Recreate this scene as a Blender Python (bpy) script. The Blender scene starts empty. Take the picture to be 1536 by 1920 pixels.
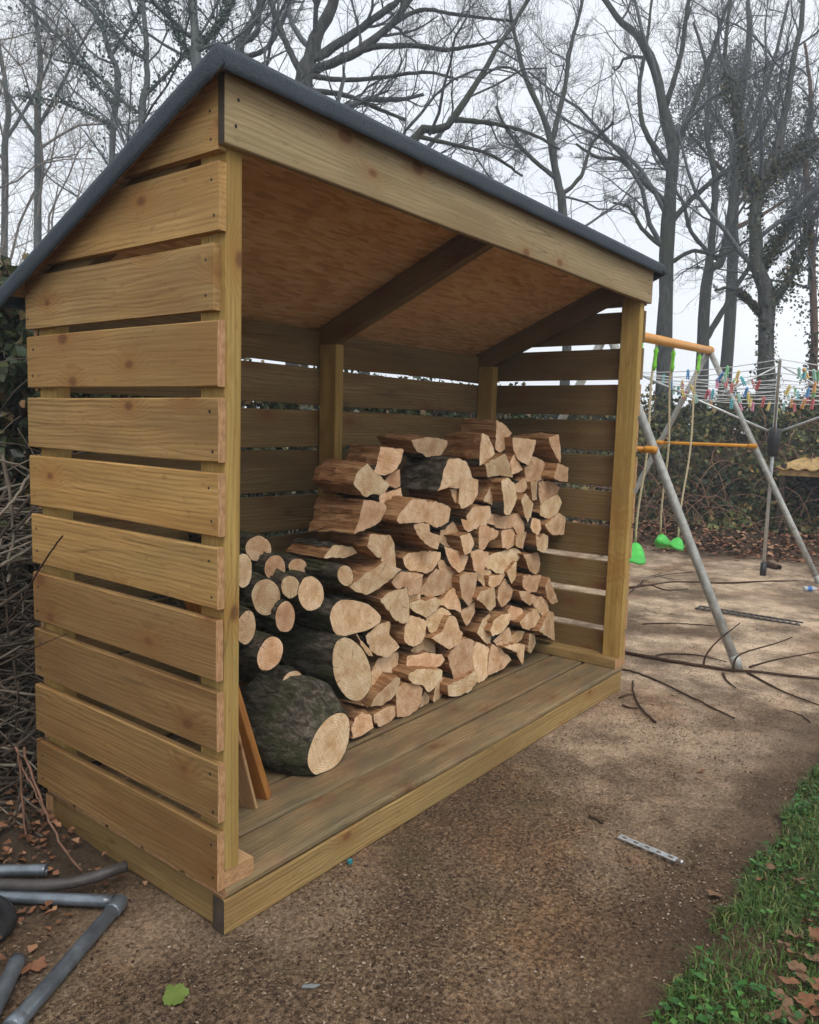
import bpy, bmesh, math, random
import numpy as np
from mathutils import Matrix, Vector, noise as mnoise

# ------------------------------------------------------------------ camera, sky, sun, exposure
scene = bpy.context.scene
COL = scene.collection
R = math.radians
cam_data = bpy.data.cameras.new('camera')
cam_data.sensor_fit = 'HORIZONTAL'
cam_data.sensor_width = 36.0
cam_data.lens = 36.0 * 1466.2 / 1536.0
cam_data.clip_start = 0.05
cam_data.clip_end = 1000
cam = bpy.data.objects.new('camera', cam_data)
COL.objects.link(cam)
yaw, pit, rol = 0.913589, -0.110981, 0.028690
fw = Vector((math.sin(yaw)*math.cos(pit), math.cos(yaw)*math.cos(pit), math.sin(pit)))
rt = Vector((math.cos(yaw), -math.sin(yaw), 0))
up = rt.cross(fw)
r2 = rt*math.cos(rol) + up*math.sin(rol)
u2 = -rt*math.sin(rol) + up*math.cos(rol)
cam.matrix_world = Matrix(((r2.x, u2.x, -fw.x, -1.18562), (r2.y, u2.y, -fw.y, -1.46398),
                           (r2.z, u2.z, -fw.z, 1.2920), (0, 0, 0, 1)))
scene.camera = cam

SUN_EL, SUN_AZ = R(55), R(208)          # azimuth from +Y towards +X
world = bpy.data.worlds.new('World')
scene.world = world
world.use_nodes = True
wn = world.node_tree
wn.nodes.clear()
w_out = wn.nodes.new('ShaderNodeOutputWorld')
w_bg = wn.nodes.new('ShaderNodeBackground')
w_sky = wn.nodes.new('ShaderNodeTexSky')
w_sky.sky_type = 'NISHITA'
w_sky.sun_disc = False
w_sky.sun_elevation = SUN_EL
w_sky.sun_rotation = SUN_AZ
w_sky.dust_density = 4.0
w_tc = wn.nodes.new('ShaderNodeTexCoord')
w_map = wn.nodes.new('ShaderNodeMapping')
w_map.inputs['Scale'].default_value = (1.2, 1.2, 3.0)
w_noise = wn.nodes.new('ShaderNodeTexNoise')
w_noise.inputs['Scale'].default_value = 1.6
w_noise.inputs['Detail'].default_value = 5
w_ramp = wn.nodes.new('ShaderNodeValToRGB')
w_ramp.color_ramp.elements[0].position = 0.3
w_ramp.color_ramp.elements[0].color = (9.3, 9.8, 10.5, 1)
w_ramp.color_ramp.elements[1].position = 0.7
w_ramp.color_ramp.elements[1].color = (11.2, 11.5, 11.9, 1)
w_mix = wn.nodes.new('ShaderNodeMixRGB')
w_mix.inputs['Fac'].default_value = 0.88       # overcast cloud sheet over the clear sky
wn.links.new(w_tc.outputs['Generated'], w_map.inputs['Vector'])
wn.links.new(w_map.outputs['Vector'], w_noise.inputs['Vector'])
wn.links.new(w_noise.outputs['Fac'], w_ramp.inputs['Fac'])
wn.links.new(w_sky.outputs['Color'], w_mix.inputs['Color1'])
wn.links.new(w_ramp.outputs['Color'], w_mix.inputs['Color2'])
wn.links.new(w_mix.outputs['Color'], w_bg.inputs['Color'])
wn.links.new(w_bg.outputs['Background'], w_out.inputs['Surface'])
w_bg.inputs['Strength'].default_value = 0.10

sun_d = bpy.data.lights.new('sun', 'SUN')
sun_d.energy = 1.5
sun_d.angle = R(30)
sun_d.color = (1.0, 0.95, 0.88)
sun = bpy.data.objects.new('sun', sun_d)
COL.objects.link(sun)
sdir = Vector((math.sin(SUN_AZ)*math.cos(SUN_EL), math.cos(SUN_AZ)*math.cos(SUN_EL), math.sin(SUN_EL)))
sun.rotation_euler = sdir.to_track_quat('Z', 'Y').to_euler()

vs = scene.view_settings
vs.view_transform = 'Standard'
vs.look = 'None'
vs.exposure = 0.12
vs.gamma = 1.0
scene.cycles.max_bounces = 5
scene.cycles.diffuse_bounces = 4
scene.cycles.use_adaptive_sampling = True
scene.cycles.adaptive_threshold = 0.03
scene.cycles.glossy_bounces = 2
scene.cycles.transmission_bounces = 2
scene.cycles.volume_bounces = 0
scene.cycles.caustics_reflective = False
scene.cycles.caustics_refractive = False
scene.cycles.transparent_max_bounces = 4
scene.cycles.use_denoising = True

rng = np.random.default_rng(7)
random.seed(7)

# ------------------------------------------------------------------ helpers
def link(o, parent=None):
    COL.objects.link(o)
    if parent is not None:
        o.parent = parent
    return o

def tag(o, label=None, cat=None, group=None, kind=None):
    if label: o['label'] = label
    if cat: o['category'] = cat
    if group: o['group'] = group
    if kind: o['kind'] = kind
    return o

def empty(name, loc, label, cat, group=None):
    o = bpy.data.objects.new(name, None)
    o.empty_display_size = 0.1
    o.location = loc
    link(o)
    return tag(o, label, cat, group)

def mesh_np(name, V, F, mat=None, smooth=False):
    """V (n,3), F list of (m,k) integer arrays"""
    me = bpy.data.meshes.new(name)
    V = np.asarray(V, np.float32)
    if not isinstance(F, list): F = [F]
    F = [np.asarray(f, np.int32) for f in F if len(f)]
    me.vertices.add(len(V))
    me.vertices.foreach_set('co', V.ravel())
    tot = sum(f.size for f in F); npoly = sum(len(f) for f in F)
    me.loops.add(tot)
    me.loops.foreach_set('vertex_index', np.concatenate([f.ravel() for f in F]))
    me.polygons.add(npoly)
    sizes = np.concatenate([np.full(len(f), f.shape[1], np.int32) for f in F])
    starts = np.concatenate([[0], np.cumsum(sizes)[:-1]]).astype(np.int32)
    me.polygons.foreach_set('loop_start', starts)
    if smooth: me.polygons.foreach_set('use_smooth', np.ones(npoly, bool))
    me.update(calc_edges=True)
    if mat: me.materials.append(mat)
    return me

def mesh_py(name, V, F, mat=None, smooth=False):
    me = bpy.data.meshes.new(name)
    me.from_pydata([tuple(v) for v in V], [], F)
    if smooth:
        for p in me.polygons: p.use_smooth = True
    if mat: me.materials.append(mat)
    return me

def obj(name, me, parent=None, loc=(0, 0, 0), basis=None):
    o = bpy.data.objects.new(name, me)
    if basis is not None:
        X, Y, Z = basis
        o.matrix_basis = Matrix(((X[0], Y[0], Z[0], loc[0]), (X[1], Y[1], Z[1], loc[1]),
                                 (X[2], Y[2], Z[2], loc[2]), (0, 0, 0, 1)))
    else:
        o.location = loc
    return link(o, parent)

def tubes_np(P, Rr, n):
    """P (B,k,3) polylines, Rr (B,k) radii -> verts, quads"""
    B, k, _ = P.shape
    T = np.empty_like(P)
    T[:, 1:-1] = P[:, 2:] - P[:, :-2]
    T[:, 0] = P[:, 1] - P[:, 0]
    T[:, -1] = P[:, -1] - P[:, -2]
    T /= np.linalg.norm(T, axis=2, keepdims=True) + 1e-9
    ref = np.where(np.abs(T[:, :1, 2:3]) > 0.9, np.array([1., 0, 0]), np.array([0, 0, 1.]))
    ref = np.broadcast_to(ref, T.shape)
    U = np.cross(T, ref); U /= np.linalg.norm(U, axis=2, keepdims=True) + 1e-9
    W = np.cross(T, U)
    a = np.arange(n) * 2 * np.pi / n
    V = P[:, :, None, :] + Rr[:, :, None, None] * (U[:, :, None, :] * np.cos(a)[None, None, :, None] + W[:, :, None, :] * np.sin(a)[None, None, :, None])
    base = (np.arange(B) * k * n)[:, None, None] + (np.arange(k - 1) * n)[None, :, None]
    i = np.arange(n)[None, None, :]; j = (np.arange(n) + 1) % n
    j = j[None, None, :]
    Q = np.stack([base + i, base + j, base + n + j, base + n + i], -1).reshape(-1, 4)
    return V.reshape(-1, 3), Q

def tube_mesh(name, pts, radii, n, mat, cap=True, hollow=0.0):
    P = np.array([pts], float)
    k = P.shape[1]
    rr = np.array([radii if hasattr(radii, '__len__') else [radii]*k], float)
    V, Q = tubes_np(P, rr, n)
    F = [Q]
    if hollow:
        V2, Q2 = tubes_np(P, rr - hollow, n)
        o = len(V)
        V = np.concatenate([V, V2]); F.append(Q2[:, ::-1] + o)
        i = np.arange(n); j = (i + 1) % n
        F.append(np.stack([j, i, o + i, o + j], -1))
        e = (k - 1) * n
        F.append(np.stack([e + i, e + j, o + e + j, o + e + i], -1))
    elif cap:
        F.append(np.arange(n)[::-1][None, :])
        F.append((np.arange(n) + (k - 1) * n)[None, :])
    return mesh_np(name, V, F, mat, smooth=True)

def smooth_path(pts, n):
    """Catmull-Rom resample"""
    P = np.array(pts, float)
    if len(P) == 2:
        t = np.linspace(0, 1, n)[:, None]
        return P[0] + (P[1] - P[0]) * t
    A = np.vstack([2*P[0]-P[1], P, 2*P[-1]-P[-2]])
    s = np.linspace(0, len(P)-1-1e-6, n)
    out = []
    for u in s:
        i = int(u); t = u - i
        p0, p1, p2, p3 = A[i], A[i+1], A[i+2], A[i+3]
        out.append(0.5*((2*p1) + (-p0+p2)*t + (2*p0-5*p1+4*p2-p3)*t*t + (-p0+3*p1-3*p2+p3)*t**3))
    return np.array(out)

# ------------------------------------------------------------------ materials
class N:
    def __init__(s, name, rough=0.8, spec=0.3):
        s.m = bpy.data.materials.new(name); s.m.use_nodes = True
        s.t = s.m.node_tree; s.t.nodes.clear()
        s.out = s.t.nodes.new('ShaderNodeOutputMaterial')
        s.b = s.t.nodes.new('ShaderNodeBsdfPrincipled')
        s.b.inputs['Roughness'].default_value = rough
        s.b.inputs['Specular IOR Level'].default_value = spec
        s.t.links.new(s.b.outputs[0], s.out.inputs['Surface'])
    def n(s, typ, **kw):
        nd = s.t.nodes.new(typ)
        for k, v in kw.items():
            if k.startswith('_'): setattr(nd, k[1:], v)
            else: s.set(nd.inputs[k.replace('__', ' ')], v)
        return nd
    def set(s, sock, v):
        if hasattr(v, 'is_linked') or isinstance(v, bpy.types.NodeSocket): s.t.links.new(v, sock)
        else: sock.default_value = v
    def coord(s, kind='Object'):
        return s.n('ShaderNodeTexCoord').outputs[kind]
    def mapping(s, v, scale=(1, 1, 1), loc=None):
        m = s.n('ShaderNodeMapping'); s.set(m.inputs['Vector'], v); m.inputs['Scale'].default_value = scale
        if loc is not None: s.set(m.inputs['Location'], loc)
        return m.outputs[0]
    def noise(s, v, scale, detail=4, rough=0.55, dist=0.0):
        return s.n('ShaderNodeTexNoise', Vector=v, Scale=scale, Detail=detail, Roughness=rough, Distortion=dist).outputs['Fac']
    def ramp(s, f, stops):
        r = s.n('ShaderNodeValToRGB'); s.set(r.inputs['Fac'], f)
        e = r.color_ramp.elements
        while len(e) < len(stops): e.new(0.5)
        for el, (p, c) in zip(e, stops):
            el.position = p
            el.color = (c, c, c, 1) if not hasattr(c, '__len__') else (*c, 1)
        return r.outputs[0]
    def mix(s, f, a, b, mode='MIX'):
        m = s.n('ShaderNodeMixRGB', _blend_type=mode)
        s.set(m.inputs['Fac'], f)
        for k, v in (('Color1', a), ('Color2', b)):
            if isinstance(v, (tuple, list)): m.inputs[k].default_value = (*v, 1)
            else: s.set(m.inputs[k], v)
        return m.outputs[0]
    def math(s, op, a, b=0.0, c=None):
        m = s.n('ShaderNodeMath', _operation=op)
        s.set(m.inputs[0], a); s.set(m.inputs[1], b)
        if c is not None: s.set(m.inputs[2], c)
        return m.outputs[0]
    def bump(s, h, strength=0.4, dist=0.01, prev=None):
        b = s.n('ShaderNodeBump', Height=h, Strength=strength, Distance=dist)
        if prev is not None: s.t.links.new(prev, b.inputs['Normal'])
        return b.outputs[0]
    def fin(s, col=None, normal=None, rough=None):
        if col is not None:
            if isinstance(col, (tuple, list)): s.b.inputs['Base Color'].default_value = (*col, 1)
            else: s.t.links.new(col, s.b.inputs['Base Color'])
        if normal is not None: s.t.links.new(normal, s.b.inputs['Normal'])
        if rough is not None: s.set(s.b.inputs['Roughness'], rough)
        return s.m

def timber(name, light, mid, dark, knot=(0.10, 0.045, 0.02), green=(0.16, 0.15, 0.07), gfac=0.35, saw=1.0, rough=0.78, weather=0.0, tonevar=0.35):
    s = N(name, rough, 0.25)
    oc = s.coord('Object')
    rnd = s.n('ShaderNodeObjectInfo').outputs['Random']
    off = s.n('ShaderNodeCombineXYZ', X=s.math('MULTIPLY', rnd, 37.0), Y=s.math('MULTIPLY', rnd, 91.0), Z=s.math('MULTIPLY', rnd, 13.0)).outputs[0]
    v = s.n('ShaderNodeVectorMath', _operation='ADD'); s.set(v.inputs[0], oc); s.set(v.inputs[1], off)
    v = v.outputs[0]
    # knots first: they bend the grain round themselves
    kv = s.mapping(v, (3.6, 6.2, 0.0))
    vo = s.n('ShaderNodeTexVoronoi', _voronoi_dimensions='2D', Vector=kv, Scale=1.0, Randomness=1.0)
    kd = vo.outputs['Distance']
    gate = s.math('GREATER_THAN', s.n('ShaderNodeSeparateColor', Color=vo.outputs['Color']).outputs[0], 0.55)
    kr = s.n('ShaderNodeSeparateColor', Color=vo.outputs['Color']).outputs[1]
    kd = s.math('ADD', kd, s.math('MULTIPLY', kr, 0.06))
    kn = s.math('MULTIPLY', s.ramp(kd, [(0.070, 1.0), (0.125, 0.0)]), gate)
    halo = s.math('MULTIPLY', s.ramp(kd, [(0.07, 1.0), (0.36, 0.0)]), gate)
    wob = s.noise(s.mapping(v, (1.2, 5, 5)), 1.5, 3)
    gx = s.n('ShaderNodeSeparateXYZ', Vector=v)
    yy = s.math('ADD', gx.outputs['Y'], s.math('ADD', s.math('MULTIPLY', wob, 0.07), s.math('MULTIPLY', halo, 0.035)))
    gv = s.n('ShaderNodeCombineXYZ', X=s.math('MULTIPLY', gx.outputs['X'], 0.22), Y=s.math('MULTIPLY', yy, 22.0), Z=s.math('MULTIPLY', gx.outputs['Z'], 22.0)).outputs[0]
    rings = s.n('ShaderNodeTexWave', _wave_type='BANDS', _bands_direction='Y', Vector=gv, Scale=1.1, Distortion=2.6, Detail=3.0)
    rings.inputs['Detail Scale'].default_value = 1.2
    g2 = s.noise(s.mapping(v, (1.5, 130, 130)), 1.0, 3, 0.65)
    g3 = s.noise(s.mapping(v, (7, 260, 260)), 1.0, 2, 0.7)
    grain = s.math('ADD', s.math('MULTIPLY', rings.outputs['Fac'], 0.13), s.math('ADD', s.math('MULTIPLY', g2, 0.50), s.math('MULTIPLY', g3, 0.37)))
    col = s.ramp(grain, [(0.30, dark), (0.5, mid), (0.70, light)])
    blot = s.noise(s.mapping(v, (2.0, 6, 6)), 1.3, 3, 0.6)
    col = s.mix(s.math('MULTIPLY', s.ramp(blot, [(0.42, 0.0), (0.68, 1.0)]), gfac), col, green)
    blot2 = s.noise(s.mapping(v, (1.6, 9, 9), (5, 3, 1)), 1.0, 2, 0.6)
    col = s.mix(s.math('MULTIPLY', s.ramp(blot2, [(0.47, 0.0), (0.66, 1.0)]), 0.5), col, (mid[0]*0.55, mid[1]*0.48, mid[2]*0.42))
    col = s.mix(s.math('MULTIPLY', halo, 0.60), col, (mid[0]*0.75, mid[1]*0.52, mid[2]*0.38))
    heart = s.noise(s.mapping(v, (0.30, 6.5, 6.5), (8, 1, 3)), 1.0, 2, 0.5)
    col = s.mix(s.math('MULTIPLY', s.ramp(heart, [(0.48, 0.0), (0.60, 1.0)]), 0.45), col, (mid[0]*0.62, mid[1]*0.56, mid[2]*0.50))
    spk = s.noise(s.mapping(v, (26, 60, 60)), 1.0, 2, 0.6)
    col = s.mix(s.math('MULTIPLY', s.ramp(spk, [(0.62, 0.0), (0.72, 1.0)]), 0.35), col, (dark[0]*0.6, dark[1]*0.6, dark[2]*0.6))
    kcol = s.mix(s.noise(s.mapping(v, (60, 60, 60)), 1.0, 2), knot, (knot[0]*2.2, knot[1]*2.0, knot[2]*1.6))
    col = s.mix(s.math('MULTIPLY', kn, 0.85), col, kcol)
    cr = s.noise(s.mapping(v, (0.45, 8, 8), (2, 7, 5)), 1.0, 2, 0.5)
    crk = s.math('MULTIPLY', s.ramp(s.math('ABSOLUTE', s.math('SUBTRACT', cr, 0.5)), [(0.0015, 1.0), (0.005, 0.0)]), s.ramp(s.noise(s.mapping(v, (1.6, 3, 3), (4, 4, 4)), 1.0, 1), [(0.5, 0.0), (0.56, 1.0)]))
    col = s.mix(s.math('MULTIPLY', crk, 0.6), col, (dark[0]*0.4, dark[1]*0.4, dark[2]*0.4))
    # whole-board tone
    tone = s.math('ADD', 1.0 - tonevar*0.5, s.math('MULTIPLY', s.math('FRACT', s.math('MULTIPLY', rnd, 7.31)), tonevar))
    hue = s.math('MULTIPLY', s.math('SUBTRACT', s.math('FRACT', s.math('MULTIPLY', rnd, 17.9)), 0.5), 0.5*tonevar)
    tb = s.math('ADD', tone, hue)
    tgn = s.math('ADD', tone, s.math('MULTIPLY', hue, 0.3))
    col = s.mix(1.0, col, s.n('ShaderNodeCombineColor', Red=tone, Green=tgn, Blue=tb).outputs[0], 'MULTIPLY')
    if weather:
        wv = s.noise(s.mapping(s.coord('Object'), (2.5, 9, 9)), 1.6, 6, 0.65)
        col = s.mix(s.math('MULTIPLY', s.ramp(wv, [(0.4, 0.0), (0.62, 1.0)]), weather), col, (0.085, 0.085, 0.055))
        wv2 = s.noise(s.mapping(s.coord('Object'), (3, 7, 7), (9, 2, 4)), 2.0, 5, 0.6)
        col = s.mix(s.math('MULTIPLY', s.ramp(wv2, [(0.52, 0.0), (0.7, 1.0)]), weather*0.8), col, (0.165, 0.075, 0.052))
    # band-saw marks across the face
    sm = s.n('ShaderNodeTexWave', _wave_type='BANDS', _bands_direction='DIAGONAL', Vector=s.mapping(v, (150, 95, 0)), Scale=1.0, Distortion=1.2, Detail=1.0)
    smk = s.math('MULTIPLY', sm.outputs['Fac'], s.ramp(s.noise(s.mapping(v, (1.3, 4, 4)), 1.4, 2), [(0.45, 0.0), (0.6, 1.0)]))
    col = s.mix(s.math('MULTIPLY', smk, 0.10*saw), col, (mid[0]*0.5, mid[1]*0.5, mid[2]*0.5))
    h = s.math('ADD', g2, s.math('MULTIPLY', sm.outputs['Fac'], 0.12*saw))
    return s.fin(col, s.bump(h, 0.22, 0.003), s.ramp(g2, [(0.2, rough+0.1), (0.8, rough-0.08)]))

M = {}
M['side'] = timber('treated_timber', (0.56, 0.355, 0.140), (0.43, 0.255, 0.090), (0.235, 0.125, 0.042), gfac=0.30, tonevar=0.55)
M['side_low'] = timber('streaked_shade_tinted_timber', (0.43, 0.265, 0.105), (0.305, 0.175, 0.064), (0.16, 0.085, 0.030), gfac=0.18, tonevar=0.3)  # lowest side boards: brown heartwood streaks, with some shade put into the colour
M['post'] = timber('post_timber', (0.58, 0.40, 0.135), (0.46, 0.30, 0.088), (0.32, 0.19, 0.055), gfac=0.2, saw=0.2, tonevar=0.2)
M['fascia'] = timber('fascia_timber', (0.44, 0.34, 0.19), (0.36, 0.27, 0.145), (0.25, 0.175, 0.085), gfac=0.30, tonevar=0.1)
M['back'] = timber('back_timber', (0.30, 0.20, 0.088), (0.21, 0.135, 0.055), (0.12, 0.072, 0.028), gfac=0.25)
M['deck'] = timber('deck_timber', (0.38, 0.265, 0.135), (0.27, 0.178, 0.085), (0.15, 0.092, 0.042), gfac=0.25, weather=0.55)
M['beam'] = timber('beam_timber', (0.44, 0.30, 0.125), (0.33, 0.215, 0.080), (0.19, 0.112, 0.040), gfac=0.3, tonevar=0.15)
M['fresh'] = timber('fresh_cut_timber', (0.62, 0.42, 0.24), (0.52, 0.33, 0.17), (0.38, 0.21, 0.10), gfac=0.05, tonevar=0.2)
M['plank_orange'] = timber('varnished_plank', (0.50, 0.24, 0.06), (0.38, 0.16, 0.04), (0.20, 0.075, 0.02), gfac=0.0, tonevar=0.1, rough=0.55)

def mat_endgrain():
    s = N('board_end_grain', 0.85, 0.2)
    v = s.coord('Object')
    rnd = s.n('ShaderNodeObjectInfo').outputs['Random']
    n1 = s.noise(s.mapping(v, (40, 40, 200)), 1.0, 4)
    col = s.ramp(n1, [(0.3, (0.30, 0.16, 0.07)), (0.7, (0.56, 0.33, 0.17))])
    return s.fin(col, s.bump(n1, 0.3, 0.003))
M['endgrain'] = mat_endgrain()

def mat_ply():
    s = N('plywood_underside', 0.8, 0.2)
    v = s.coord('Object')
    g = s.noise(s.mapping(v, (3.0, 60, 60)), 1.0, 6, 0.7, 0.6)
    g2 = s.noise(s.mapping(v, (14, 160, 60)), 1.0, 4, 0.7)
    b = s.noise(s.mapping(v, (1.6, 3, 3)), 1.0, 4)
    wv = s.n('ShaderNodeVectorMath', _operation='ADD'); s.set(wv.inputs[0], s.mapping(v, (18, 80, 1))); s.set(wv.inputs[1], s.n('ShaderNodeTexNoise', Vector=v, Scale=9.0, Detail=2.0).outputs['Color'])
    fl = s.n('ShaderNodeTexVoronoi', _voronoi_dimensions='2D', Vector=wv.outputs[0], Scale=1.0)
    flc = s.n('ShaderNodeSeparateColor', Color=fl.outputs['Color']).outputs[0]
    f = s.math('ADD', s.math('MULTIPLY', g, 0.42), s.math('ADD', s.math('MULTIPLY', g2, 0.34), s.math('MULTIPLY', flc, 0.24)))
    col = s.ramp(f, [(0.27, (0.40, 0.19, 0.075)), (0.5, (0.74, 0.43, 0.19)), (0.70, (0.88, 0.62, 0.34))])
    col = s.mix(s.math('MULTIPLY', s.ramp(b, [(0.4, 0.0), (0.7, 1.0)]), 0.3), col, (0.42, 0.27, 0.13))
    return s.fin(col, s.bump(f, 0.5, 0.004))
M['ply'] = mat_ply()

def mat_felt():
    s = N('mineral_roofing_felt', 0.92, 0.25)
    v = s.coord('Object')
    g = s.noise(v, 420, 2, 0.6)
    b = s.noise(v, 6, 5)
    col = s.ramp(g, [(0.35, (0.030, 0.039, 0.049)), (0.65, (0.088, 0.108, 0.130))])
    col = s.mix(s.math('MULTIPLY', s.ramp(b, [(0.45, 0.0), (0.7, 1.0)]), 0.35), col, (0.085, 0.10, 0.115))
    return s.fin(col, s.bump(g, 0.6, 0.002))
M['felt'] = mat_felt()

def simple(name, col, rough=0.6, spec=0.4, metal=0.0, var=0.0, vscale=30, bump=0.0):
    s = N(name, rough, spec)
    s.b.inputs['Metallic'].default_value = metal
    if var:
        n = s.noise(s.coord('Object'), vscale, 5, 0.65)
        c = s.ramp(n, [(0.3, tuple(x*(1-var) for x in col)), (0.7, tuple(min(1, x*(1+var)) for x in col))])
        return s.fin(c, s.bump(n, bump, 0.004) if bump else None)
    return s.fin(col)
M['nail'] = simple('nail_head_steel', (0.035, 0.03, 0.028), 0.5, 0.5, 0.6)
M['galv'] = simple('galvanised_steel', (0.36, 0.36, 0.33), 0.5, 0.5, 0.25, 0.35, 18, 0.1)
M['galv_bright'] = simple('zinc_plated_strip', (0.50, 0.52, 0.53), 0.42, 0.5, 0.6, 0.35, 60, 0.1)
M['orange_paint'] = simple('orange_powder_coat', (0.66, 0.28, 0.015), 0.45, 0.5, 0, 0.15, 12)
M['lime'] = simple('lime_green_plastic', (0.20, 0.62, 0.03), 0.42, 0.5, 0, 0.1, 20)
M['seat_green'] = simple('bright_green_plastic', (0.07, 0.50, 0.07), 0.45, 0.5, 0, 0.25, 9)
M['rope'] = simple('cream_rope', (0.50, 0.42, 0.27), 0.9, 0.1, 0, 0.3, 120, 0.5)
M['line_white'] = simple('white_plastic_line', (0.68, 0.70, 0.70), 0.5, 0.4)
M['alu'] = simple('grey_aluminium_tube', (0.55, 0.57, 0.57), 0.4, 0.5, 0.5, 0.2, 30)
M['black_plastic'] = simple('black_plastic', (0.018, 0.018, 0.02), 0.45, 0.5, 0, 0.3, 30)
M['pipe'] = simple('grey_pipe', (0.15, 0.175, 0.20), 0.30, 0.6, 0.45, 0.55, 11, 0.12)
M['pipe_dark'] = simple('dirty_dark_pipe', (0.055, 0.048, 0.045), 0.5, 0.4, 0, 0.5, 16, 0.2)
M['twig'] = simple('bare_twig_bark', (0.060, 0.034, 0.022), 0.85, 0.2, 0, 0.4, 40, 0.3)
M['cane'] = simple('pink_brown_cane', (0.19, 0.105, 0.070), 0.8, 0.2, 0, 0.4, 30, 0.3)
M['brush_pale'] = simple('weathered_brushwood', (0.21, 0.175, 0.135), 0.9, 0.15, 0, 0.55, 7, 0.3)
M['brush_dark'] = simple('dark_brushwood', (0.085, 0.065, 0.048), 0.9, 0.15, 0, 0.5, 7, 0.3)
M['tan_sheet'] = simple('tan_corrugated_sheet', (0.40, 0.26, 0.10), 0.75, 0.3, 0, 0.45, 9, 0.2)
M['dark_timber'] = simple('old_dark_timber', (0.065, 0.050, 0.036), 0.85, 0.2, 0, 0.4, 14, 0.3)
M['terracotta'] = simple('broken_terracotta', (0.33, 0.095, 0.04), 0.9, 0.2, 0, 0.4, 25, 0.3)

def mat_tree(name, a, b, moss=None):
    s = N(name, 0.9, 0.15)
    v = s.coord('Object')
    n = s.noise(s.mapping(v, (14, 14, 3.0)), 1.5, 4, 0.7)
    col = s.ramp(n, [(0.3, a), (0.7, b)])
    if moss:
        n2 = s.noise(v, 1.1, 4)
        col = s.mix(s.ramp(n2, [(0.45, 0.0), (0.65, 0.75)]), col, moss)
    return s.fin(col, s.bump(n, 0.8, 0.03))
M['bark_tree'] = mat_tree('oak_bark', (0.028, 0.031, 0.032), (0.115, 0.118, 0.112), (0.060, 0.075, 0.050))
M['bark_twigs'] = mat_tree('fine_twig_bark', (0.075, 0.088, 0.098), (0.16, 0.175, 0.185))
M['bark_pale'] = mat_tree('pale_ash_bark', (0.075, 0.088, 0.092), (0.18, 0.19, 0.19), (0.085, 0.12, 0.10))
M['bark_red'] = mat_tree('reddish_pine_bark', (0.07, 0.045, 0.035), (0.19, 0.12, 0.09))
M['shrub'] = mat_tree('pale_shrub_twig', (0.16, 0.145, 0.125), (0.36, 0.33, 0.30))

def leafmat(name, stops, rough=0.5, trans=0.15, spec=0.35):
    s = N(name, rough, spec)
    rnd = s.n('ShaderNodeNewGeometry').outputs['Random Per Island']
    col = s.ramp(rnd, stops)
    s.fin(col)
    if name not in ('grass_blade', 'lawn_weed_leaf'): return s.m
    tr = s.n('ShaderNodeBsdfTranslucent')
    s.t.links.new(col, tr.inputs['Color'])
    ms = s.n('ShaderNodeMixShader', Fac=trans)
    s.t.links.new(s.b.outputs[0], ms.inputs[1]); s.t.links.new(tr.outputs[0], ms.inputs[2])
    s.t.links.new(ms.outputs[0], s.out.inputs['Surface'])
    return s.m
M['ivy'] = leafmat('ivy_leaf', [(0.0, (0.014, 0.024, 0.010)), (0.45, (0.032, 0.050, 0.018)), (0.75, (0.068, 0.080, 0.030)), (0.9, (0.115, 0.095, 0.042)), (1.0, (0.17, 0.105, 0.05))], 0.4)
M['ivy_blue'] = leafmat('ivy_leaf_bluish', [(0.0, (0.045, 0.085, 0.075)), (0.6, (0.10, 0.15, 0.13)), (1.0, (0.17, 0.22, 0.18))], 0.4)
M['pine'] = leafmat('pine_needles', [(0.0, (0.070, 0.085, 0.078)), (0.6, (0.125, 0.14, 0.128)), (1.0, (0.19, 0.20, 0.175))], 0.7, 0.1)
M['grass'] = leafmat('grass_blade', [(0.0, (0.030, 0.075, 0.012)), (0.5, (0.068, 0.150, 0.024)), (0.82, (0.13, 0.20, 0.045)), (1.0, (0.28, 0.24, 0.10))], 0.5, 0.25)
M['weed'] = leafmat('lawn_weed_leaf', [(0.0, (0.025, 0.095, 0.018)), (0.6, (0.055, 0.18, 0.028)), (1.0, (0.11, 0.26, 0.05))], 0.45, 0.2)
M['litter'] = leafmat('brown_leaf_litter', [(0.0, (0.070, 0.030, 0.016)), (0.45, (0.17, 0.075, 0.038)), (0.8, (0.29, 0.135, 0.068)), (1.0, (0.38, 0.22, 0.12))], 0.7, 0.15)
M['crumb'] = leafmat('ground_crumb', [(0.0, (0.030, 0.018, 0.012)), (0.3, (0.085, 0.052, 0.034)), (0.6, (0.19, 0.125, 0.082)), (0.88, (0.28, 0.205, 0.145)), (1.0, (0.37, 0.295, 0.22))], 0.85, 0.0, 0.2)
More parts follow.
